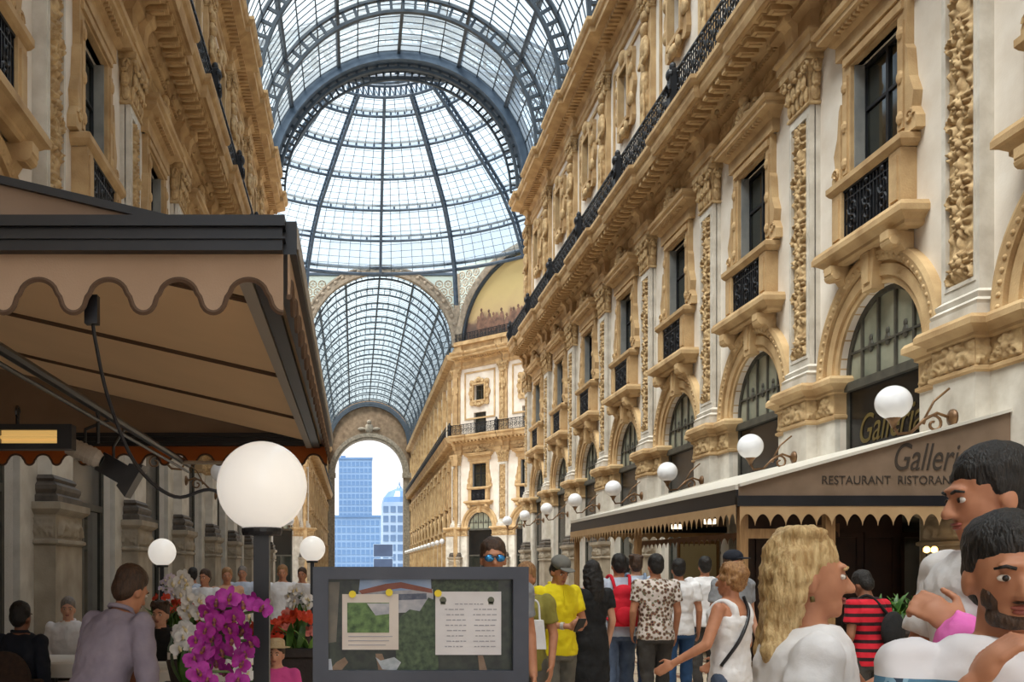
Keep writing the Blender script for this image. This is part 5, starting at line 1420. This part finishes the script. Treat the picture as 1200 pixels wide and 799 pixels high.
    if tk in ('tee', 'polo', 'long', 'shirt'):
        torso(c, inf, .84, 1.485)
        for k in 'LR':
            sh, el, wr = A[k]; mid_ = sh + (el - sh) * (.62 if tk != 'long' else 1)
            cone(c, sh, mid_, .068 * S, (.066 if tk != 'long' else .056) * S, 14, False); c.ell(sh, (.07 * S,) * 3, 14, 10)
            if tk == 'long': c.ell(el, (.056 * S,) * 3); cone(c, el, wr - (wr - el) * .04, .055 * S, .042 * S, 14, False)
    elif tk == 'tank':
        torso(c, inf, .84, 1.36)
        for sgn in (-1, 1):
            c.tube(bez([U((sgn * .10, .11, 1.30)), U((sgn * .11, .085, 1.41)), U((sgn * .105, .0, 1.468)), U((sgn * .10, -.08, 1.42)), U((sgn * .09, -.11, 1.30))], 24), .026 * S, 10)
    elif tk == 'dress':
        torso(c, inf, .5, 1.47, .08)
        for k in 'LR':
            sh, el, wr = A[k]; cone(c, sh, sh + (el - sh) * .55, .066 * S, .062 * S, 14, False); c.ell(sh, (.068 * S,) * 3, 14, 10)
    shirt = grow('dress' if tk == 'dress' else ('tank_top' if tk == 'tank' else ('polo_shirt' if tk == 'polo' else 'shirt')), c, tm, e, cv_, 3, fold=.035)
    if tk in ('polo', 'shirt', 'long'):
        c = MB(); pts = [(.072 * math.cos(t_), -.012 + .068 * math.sin(t_), 1.487 + .018 * (math.sin(t_) < 0)) for t_ in np.linspace(R(110), R(430), 18)]
        c.tube([U(p) for p in pts], .014 * S, 6); O('collar', c.mesh('collar', tm, True), shirt)
        c = MB(); c.bar(U((0, .125 * fat, 1.44)), U((0, .142 * fat, 1.30)), .03 * S, .006); O('placket', c.mesh('placket', tm), shirt)
    # --- bottom
    bk, bm2 = bottom
    if bk != 'none':
        c = MB()
        if sit: c.ell(D_((0, .02, .56)), (.18 * S * fat, .16 * S, .13 * S), 16, 10)
        else: torso(c, .010, .80, 1.02)
        for hip, kn, an in legs:
            cone(c, hip, kn, .098 * S * min(fat, 1.1), .072 * S, 14)
            if bk == 'trousers': cone(c, kn, an, .072 * S, .058 * S, 14, False)
        grow('trousers' if bk == 'trousers' else 'shorts', c, bm2, e, max(.012, vox), 3, fold=.03)
    for hip, kn, an in legs:
        c = MB(); o_ = an + D_((0, .055, -.04)); c.ell(o_, (.05 * S, .135 * S, .045 * S), 14, 9); c.box(o_.x - .045 * S, o_.x + .045 * S, o_.y - .12 * S, o_.y + .12 * S, -.0 + o_.z - .045 * S, o_.z - .02 * S)
        O('shoe', c.mesh('shoe', shoe or SHOE, True), e)
    e['_'] = 0; del e['_']
    return e, U, Hd, S, A, shirt, RH

def gap(x, d): return px(x, d), d
WHITE = tee_mat('white', (222, 220, 222), (236, 234, 236)); PALE = tee_mat('pale_blue', (176, 186, 204), (196, 204, 220)); GREYT = tee_mat('grey', (128, 130, 136), (148, 150, 154))
YEL = tee_mat('yellow', (226, 204, 16), (238, 218, 30)); BLK = tee_mat('black', (18, 18, 20), (30, 30, 32)); LAVS = tee_mat('lavender_grey', (140, 130, 146), (158, 148, 162)); NAVY = tee_mat('navy', (22, 26, 38), (32, 36, 48))
# floral and striped cloth
FLO, t, bs = mat_nodes('cloth_floral'); bs.inputs['Roughness'].default_value = .9
co = t.nodes.new('ShaderNodeTexCoord'); vo = t.nodes.new('ShaderNodeTexVoronoi'); vo.inputs['Scale'].default_value = 25
rr_ = t.nodes.new('ShaderNodeValToRGB'); rr_.color_ramp.interpolation = 'CONSTANT'; el_ = rr_.color_ramp.elements
el_[0].position = 0; el_[0].color = (*lin((60, 50, 50)), 1); el_[1].position = .5; el_[1].color = (*lin((214, 202, 196)), 1)
q = el_.new(.26); q.color = (*lin((150, 100, 84)), 1)
q = el_.new(.38); q.color = (*lin((120, 122, 96)), 1)
t.links.new(co.outputs['Object'], vo.inputs['Vector']); t.links.new(vo.outputs['Distance'], rr_.inputs['Fac']); t.links.new(rr_.outputs['Color'], bs.inputs['Base Color'])
STRP, t, bs = mat_nodes('cloth_red_stripe'); bs.inputs['Roughness'].default_value = .9
co = t.nodes.new('ShaderNodeTexCoord'); wv = t.nodes.new('ShaderNodeTexWave'); wv.bands_direction = 'Z'; wv.inputs['Scale'].default_value = 4.2
rr_ = t.nodes.new('ShaderNodeValToRGB'); rr_.color_ramp.interpolation = 'CONSTANT'; rr_.color_ramp.elements[0].color = (*lin((40, 14, 20)), 1); rr_.color_ramp.elements[1].color = (*lin((206, 30, 50)), 1); rr_.color_ramp.elements[1].position = .35
t.links.new(co.outputs['Object'], wv.inputs['Vector']); t.links.new(wv.outputs['Fac'], rr_.inputs['Fac']); t.links.new(rr_.outputs['Color'], bs.inputs['Base Color'])
PRT, t, bs = mat_nodes('cloth_printed'); bs.inputs['Roughness'].default_value = .9
co = t.nodes.new('ShaderNodeTexCoord'); sp = t.nodes.new('ShaderNodeSeparateXYZ'); n = t.nodes.new('ShaderNodeTexNoise'); n.inputs['Scale'].default_value = 14
rr_ = t.nodes.new('ShaderNodeValToRGB'); rr_.color_ramp.interpolation = 'CONSTANT'; rr_.color_ramp.elements[0].color = (*lin((84, 128, 156)), 1); rr_.color_ramp.elements[1].color = (*lin((132, 168, 190)), 1); rr_.color_ramp.elements[1].position = .5
q = rr_.color_ramp.elements.new(.62); q.color = (*lin((52, 70, 88)), 1)
t.links.new(co.outputs['Object'], sp.inputs[0]); t.links.new(co.outputs['Object'], n.inputs['Vector']); t.links.new(n.outputs['Fac'], rr_.inputs['Fac'])
mx = t.nodes.new('ShaderNodeMix'); mx.data_type = 'RGBA'; mx.inputs['A'].default_value = (*lin((222, 218, 222)), 1)
cmp1 = t.nodes.new('ShaderNodeMath'); cmp1.operation = 'LESS_THAN'; cmp1.inputs[1].default_value = 1.37
cmp2 = t.nodes.new('ShaderNodeMath'); cmp2.operation = 'GREATER_THAN'; cmp2.inputs[1].default_value = 1.10; mu = t.nodes.new('ShaderNodeMath'); mu.operation = 'MULTIPLY'
t.links.new(sp.outputs['Z'], cmp1.inputs[0]); t.links.new(sp.outputs['Z'], cmp2.inputs[0]); t.links.new(cmp1.outputs[0], mu.inputs[0]); t.links.new(cmp2.outputs[0], mu.inputs[1])
t.links.new(mu.outputs[0], mx.inputs['Factor']); t.links.new(rr_.outputs['Color'], mx.inputs['B']); t.links.new(mx.outputs['Result'], bs.inputs['Base Color'])
TRO = lambda m: ('trousers', m)

def cap(e, Hd, S, RH, m):
    c = MB(); c.ell(Hd((0, -.01, 1.70)), [.09 * S, .105 * S, .075 * S], 16, 10, RH); o = O('cap', c.mesh('cap', m, True), e)
    c = MB(); c.ell(Hd((0, .115, 1.685)), [.07 * S, .07 * S, .010 * S], 16, 6, RH); O('brim', c.mesh('brim', m, True), o)
# man in yellow polo
d_ = 8.6; P = person(*gap(653, d_), 200, 1.70, 'man in bright yellow polo shirt and grey cap looking down at his phone', 'tan', ('short', 'black'), ('polo', YEL), TRO(GREYPANT), {'L': ((.26, .03, 1.13), (.07, .27, 1.14)), 'R': ((.26, .03, 1.13), (.06, .28, 1.12)), 'curl': .9}, head=(0, 22), vox=.009, fat=1.06)
e, U, Hd, S, A, sh, RH = P
cap(e, Hd, S, RH, tee_mat('cap_grey', (108, 106, 100)))
M4 = e.matrix_basis if False else (Matrix.Translation((px(653, d_), d_, 0)) @ Matrix.Rotation(R(200), 4, 'Z'))
ph = E('phone', M4 @ U((0, .375, 1.135)), R(200), label='dark phone held by the man in yellow', cat='phone')
b = MB(); b.bbox(-.038, .038, -.006, .006, -.07, .07, .003); O('case', b.mesh('case', AFR), ph, rot=(R(-35), 0, 0))
b = MB(); b.box(-.034, .034, -.0075, -.006, -.062, .062); O('screen', b.mesh('screen', DARKGL), ph, rot=(R(-35), 0, 0))
c = MB(); wr = A['R'][2]; el = A['R'][1]; q0 = wr + (el - wr) * .12; c.tube([q0, q0 + (el - wr).normalized() * .03], .034, 12); O('bracelet', c.mesh('bracelet', WHT), e)
# woman in black dress
person(*gap(693, 9.4), 20, 1.66, 'woman in black dress with long dark hair walking beside the man in yellow', 'light', ('long', 'black'), ('dress', BLK), ('none', None), vox=.011)
# red backpack
def backpack(e, U, S, m, label):
    c = MB(); c.ell(U((0, -.19, 1.17)), (.15 * S, .085 * S, .22 * S), 16, 10); c.ell(U((0, -.2, 1.32)), (.13 * S, .07 * S, .1 * S), 14, 8); c.box(*[v for v in (-.14 * S, .14 * S, -.26 * S, -.12 * S, .96 * S, 1.25 * S)])
    o = grow('backpack', c, m, e, .012, 4); o['label'] = label
    c = MB(); c.ell(U((0, -.27, 1.08)), (.11 * S, .04 * S, .1 * S), 14, 8); O('pocket', c.mesh('pocket', m, True), o)
    for sgn in (-1, 1):
        c = MB(); c.tube(bez([U((sgn * .08, -.15, 1.36)), U((sgn * .1, -.07, 1.50)), U((sgn * .115, .06, 1.485)), U((sgn * .125, .14, 1.32)), U((sgn * .17, .05, 1.1)), U((sgn * .13, -.12, 1.02))], 24), .018 * S, 8); O('strap', c.mesh('strap', m, True), o)
P = person(*gap(725, 10.6), 0, 1.75, 'dark-haired man carrying a bright red backpack over a pale shirt', 'tan', ('short', 'black'), ('tee', PALE), TRO(JEANS), vox=.011)
backpack(P[0], P[1], P[3], tee_mat('red_pack', (200, 18, 40), (216, 34, 54)), 'bright red backpack')
person(*gap(731, 12.6), 5, 1.73, 'dark-haired person in white shirt just ahead of the red backpack', 'tan', ('short', 'black'), ('tee', WHITE), TRO(JEANS), vox=.014)
P = person(*gap(745, 12.0), -5, 1.76, 'brown-haired person in pale blue shirt with straps between backpack and floral shirt', 'light', ('tousled', 'brown'), ('tee', PALE), TRO(tee_mat('navy_jean', (44, 58, 88))), vox=.013)
backpack(P[0], P[1], P[3], tee_mat('blue_pack', (120, 136, 160)), 'pale blue backpack')
person(*gap(768, 10.2), 4, 1.74, 'dark-haired man in a short-sleeved floral print shirt seen from behind', 'tan', ('short', 'black'), ('tee', FLO), TRO(DARKPANT), vox=.011, fat=1.1, arms={'L': ((.25, -.02, 1.14), (.22, .1, .92))})
person(*gap(795, 11.2), -8, 1.70, 'dark-haired man in plain white shirt and blue jeans beside the floral shirt', 'tan', ('short', 'black'), ('tee', WHITE), TRO(tee_mat('blue_jean', (40, 72, 112))), vox=.012)
person(*gap(826, 12.4), -10, 1.74, 'man in loose white shirt facing the cream wind screen', 'tan', ('short', 'black'), ('tee', WHITE), TRO(DARKPANT), vox=.013, fat=1.08)
P = person(*gap(860, 9.6), 200, 1.76, 'man in dark navy cap and grey shirt standing in front of the canopy post', 'light', ('short', 'brown'), ('tee', GREYT), TRO(DARKPANT), vox=.011, head=(10, 0))
cap(P[0], P[2], P[3], P[6], NAVY)
# blonde woman with updo
P = person(*gap(856, 6.6), 40, 1.63, 'woman with curly golden updo in white tank top stretching out a bare arm', 'tan', ('updo', 'goldbrown'), ('tank', WHITE), TRO(JEANS), {'L': ((.30, .02, 1.16), (.40, .22, 1.02)), 'R': ((.24, 0, 1.14), (.2, .2, 1.0)), 'curl': .25}, vox=.009)
c = MB(); c.tube(bez([P[1](p) for p in ((.1, -.05, 1.5), (.02, -.13, 1.38), (-.1, -.13, 1.2), (-.17, -.02, 1.0))], 20), .012, 6); O('bag_strap', c.mesh('bag_strap', AFR, True), P[0])
# foreground blonde woman in profile
P = person(*gap(945, 2.55), 256, 1.70, 'blonde woman in white T-shirt striding past close to the board, in profile', 'tan', ('bob', 'blond'), ('tee', WHITE), TRO(JEANS), {'L': ((.25, .0, 1.14), (.22, .16, .93)), 'R': ((.25, -.08, 1.14), (.25, -.02, .88))}, vox=.0065, stride=.16)
c = MB(); c.tube([P[2]((.078, -.002, 1.57)), P[2]((.079, 0, 1.555))], .006, 8); O('earring', c.mesh('earring', GOLD, True), P[0])
# striped shirt
P = person(*gap(1016, 8.2), 20, 1.58, 'person in red and black striped shirt with a dark sling bag', 'brown', ('short', 'black'), ('tee', STRP), TRO(DARKPANT), vox=.011, head=(0, 25))
c = MB(); c.ell(P[1]((.1, -.2, 1.18)), (.12, .07, .17), 14, 10); o = grow('sling_bag', c, BLK, P[0], .012, 3)
c = MB(); c.tube(bez([P[1](p) for p in ((.12, -.16, 1.3), (-.06, -.05, 1.51), (-.15, .12, 1.3), (-.1, .16, 1.15))], 20), .014, 6); O('strap', c.mesh('strap', BLK, True), o)
# foreground group on the far side
TALL = person(*gap(1168, 2.75), 95, 1.95, 'tall dark-haired man in white T-shirt turned away behind the man in the printed shirt', 'tan', ('short', 'black'), ('tee', WHITE), TRO(DARKPANT), {'L': ((.28, .06, 1.14), (.15, .21, 1.29)), 'R': ((.25, .05, 1.14), (.15, .25, 1.1)), 'curl': 1.05}, vox=.0075, stride=.12, head=(-12, 8))
FRONT = person(*gap(1180, 2.0), 168, 1.71, 'bearded man with dark hair in white T-shirt with blue print', 'tan', ('short', 'black'), ('tee', PRT), TRO(JEANS), {'R': ((.25, .12, 1.17), (.13, .17, 1.40)), 'curl': .8}, vox=.0065, stride=.1, head=(-6, 4))
c = MB(); M0 = TALL[1]; c.tube(bez([M0(p) for p in ((-.24, .11, 1.19), (-.205, .15, 1.23), (-.17, .19, 1.27), (-.135, .235, 1.30))], 20), [.047 - .004 * math.cos(k * 1.3) for k in range(len(bez([(0, 0, 0), (0, 0, 1), (0, 0, 2), (0, 0, 3)], 20)))], 12)
c.ell(M0((-.175, .19, 1.23)), (.05, .035, .085), 12, 8); c.ell(M0((-.145, .24, 1.25)), (.045, .03, .075), 12, 8)
o = grow('scarf', c, tee_mat('pink_scarf', (216, 92, 176), (232, 124, 196)), TALL[0], .009, 2, fold=.03); o['label'] = 'pink scarf over the forearm'
e, U, Hd, S, A, sh, RH = FRONT
c = MB()
for a in np.linspace(-1.3, 1.3, 17):
    c.ell(Hd((.047 * math.sin(a), .036 + .048 * math.cos(a), 1.538 - .008 * math.cos(a))), [.012 * S, .012 * S, .018 * S], 10, 8, RH)
    if abs(a) > .7: c.ell(Hd((.056 * math.sin(a), .028 + .05 * math.cos(a), 1.568 + .02 * (abs(a) - .7))), [.009 * S, .012 * S, .022 * S], 10, 8, RH)
c.ell(Hd((0, .082, 1.528)), [.024 * S, .013 * S, .014 * S], 10, 8, RH); c.ell(Hd((0, .093, 1.572)), [.025 * S, .007 * S, .005 * S], 10, 6, RH)
grow('beard', c, HAIR['brown'], e, .006, 2, .006)
# man with sunglasses behind the board
P = person(*gap(578, 6.2), 178, 1.79, 'man in mirrored sunglasses looking over the menu board', 'tan', ('short', 'brown'), ('tee', GREYT), TRO(JEANS), vox=.009)
e, U, Hd, S, A, sh, RH = P
GLS = mat('mirrored_blue_lens', (40, 110, 170), (70, 150, 200), .08, 20, metal=.6)
c = MB()
for sgn in (-1, 1): c.ell(Hd((sgn * .034, .098, 1.622)), [.031 * S, .012 * S, .022 * S], 14, 8, RH)
sg = O('sunglasses', c.mesh('sunglasses', GLS, True), e)
c = MB(); c.tube([Hd((-.075, 0, 1.628)), Hd((-.066, .09, 1.632)), Hd((0, .112, 1.632)), Hd((.066, .09, 1.632)), Hd((.075, 0, 1.628))], .005 * S, 6); O('glasses_frame', c.mesh('glasses_frame', AFR, True), sg)
person(*gap(616, 7.6), 150, 1.64, 'person in olive top carrying a white bag between the board and the man in yellow', 'tan', ('short', 'goldbrown'), ('tee', tee_mat('olive', (128, 120, 52), (146, 138, 66))), TRO(GREYPANT), vox=.011)
e = E('handbag', (px(622, 7.3), 7.3, 0), label='white handbag hanging beside the man in yellow', cat='bag')
b = MB(); b.plate([(-.11, .98), (.11, .98), (.09, 1.2), (-.09, 1.2)], [], -.05, .05); O('pouch', b.mesh('pouch', WHITE), e)
b = MB(); b.tube(bez([(-.07, 0, 1.2), (-.05, 0, 1.34), (.05, 0, 1.34), (.07, 0, 1.2)], 16), .008, 6); O('handle', b.mesh('handle', WHITE, True), e)
# terrace
def seated(x_, d_, yaw, H, label, **k):
    X = px(x_, d_); p = person(X, d_, yaw, H, label, sit=True, **k); return p
person(*gap(106, 4.7), 325, 1.66, 'waiter in lavender-grey shirt leaning over the terrace tables', 'tan', ('short', 'brown'), ('long', LAVS), TRO(BLK), {'L': ((.27, .1, 1.14), (.2, .3, 1.0)), 'R': ((.27, .08, 1.12), (.2, .3, .98))}, lean=24, vox=.009, stride=.1)
seated(25, 8.0, 345, 1.74, 'dark-haired diner in black seen from behind at the terrace', skin='brown', hair=('short', 'black'), top=('long', NAVY), bottom=TRO(BLK), vox=.012)
seated(80, 10.2, 190, 1.70, 'grey-haired diner in white shirt beyond the waiter', skin='light', hair=('short', 'grey'), top=('long', WHITE), bottom=TRO(DARKPANT), vox=.014)
seated(160, 7.6, 290, 1.62, 'brown-haired woman diner with bare arms leaning on the table', skin='tan', hair=('bob', 'brown'), top=('tank', tee_mat('rust', (120, 70, 48))), bottom=TRO(DARKPANT), vox=.012, arms={'L': ((.26, .12, 1.12), (.2, .38, 1.1)), 'R': ((.26, .12, 1.12), (.2, .38, 1.1))})
seated(188, 9.0, 170, 1.70, 'young man with tousled hair in black shirt facing the table', skin='light', hair=('tousled', 'brown'), top=('long', BLK), bottom=TRO(BLK), vox=.011, arms={'L': ((.26, .12, 1.12), (.16, .36, 1.12)), 'R': ((.26, .12, 1.12), (.16, .36, 1.12))})
for x_, d_, yaw, lb in ((25, 8.0, 345, 'dark rattan chair under the diner in black'), (80, 10.2, 190, 'dark rattan chair under the grey-haired diner'), (160, 7.6, 290, 'dark rattan chair under the bare-armed woman'), (188, 9.0, 170, 'dark rattan chair under the young man in black')):
    chair(px(x_, d_), d_, R(yaw), lb)
for x_, d_, yaw, H, hc, tp, lb in ((331, 14.0, 180, 1.64, 'goldbrown', WHITE, 'fair-haired waiter in white standing beyond the coral flowers'), (354, 15.0, 170, 1.60, 'brown', WHITE, 'brown-haired person in white near the lamp behind the board'), (266, 13.0, 190, 1.60, 'goldbrown', tee_mat('peach', (196, 150, 122)), 'fair-haired person in peach top behind the big globe post'), (240, 12.6, 160, 1.58, 'brown', WHITE, 'brown-haired person in white behind the white orchids'), (284, 15.5, 180, 1.62, 'grey', PALE, 'grey-haired person in pale blue behind the lamp post'), (226, 14.4, 10, 1.6, 'black', PALE, 'dark-haired person in pale blue with back turned by the pedestals')):
    person(px(x_, d_), d_, yaw, H, lb, 'tan', ('short', hc), ('tee', tp), TRO(DARKPANT), vox=.016)
P = person(*gap(324, 6.2), 170, 1.12, 'child in straw hat and pink top below the coral flowers', 'light', ('short', 'brown'), ('tee', tee_mat('pink', (216, 80, 150))), TRO(JEANS), vox=.010)
STRAW = mat('straw', (186, 160, 120), (208, 184, 146), .9, 30, .3, 120)
c = MB(); c.lathe([(.14, 1.69), (.145, 1.695), (.09, 1.70), (.085, 1.76), (.05, 1.785), (.001, 1.79)], 20); c.v = [P[2](p) for p in c.v]; O('straw_hat', c.mesh('straw_hat', STRAW, True), P[0])
# ------------------------------------------------------------------ lettering to meshes
bpy.context.view_layer.update()
fobs = []
for txt, size, parent, loc, rot, mt, shear, nm, xs in TEXTS:
    cu = bpy.data.curves.new(nm, 'FONT'); cu.body = txt; cu.size = size; cu.shear = shear; cu.extrude = .004; cu.align_x = 'CENTER'; cu.align_y = 'CENTER'
    o = O(nm + '_tmp', cu); fobs.append((o, parent, loc, rot, mt, nm, xs))
dg = bpy.context.evaluated_depsgraph_get()
for o, parent, loc, rot, mt, nm, xs in fobs:
    me = bpy.data.meshes.new_from_object(o.evaluated_get(dg)); me.name = nm
    me.materials.clear(); me.materials.append(mt)
    bpy.data.objects.remove(o)
    me.transform(Matrix.Diagonal((xs, 1, 1, 1))); O(nm, me, parent, loc, rot=rot)
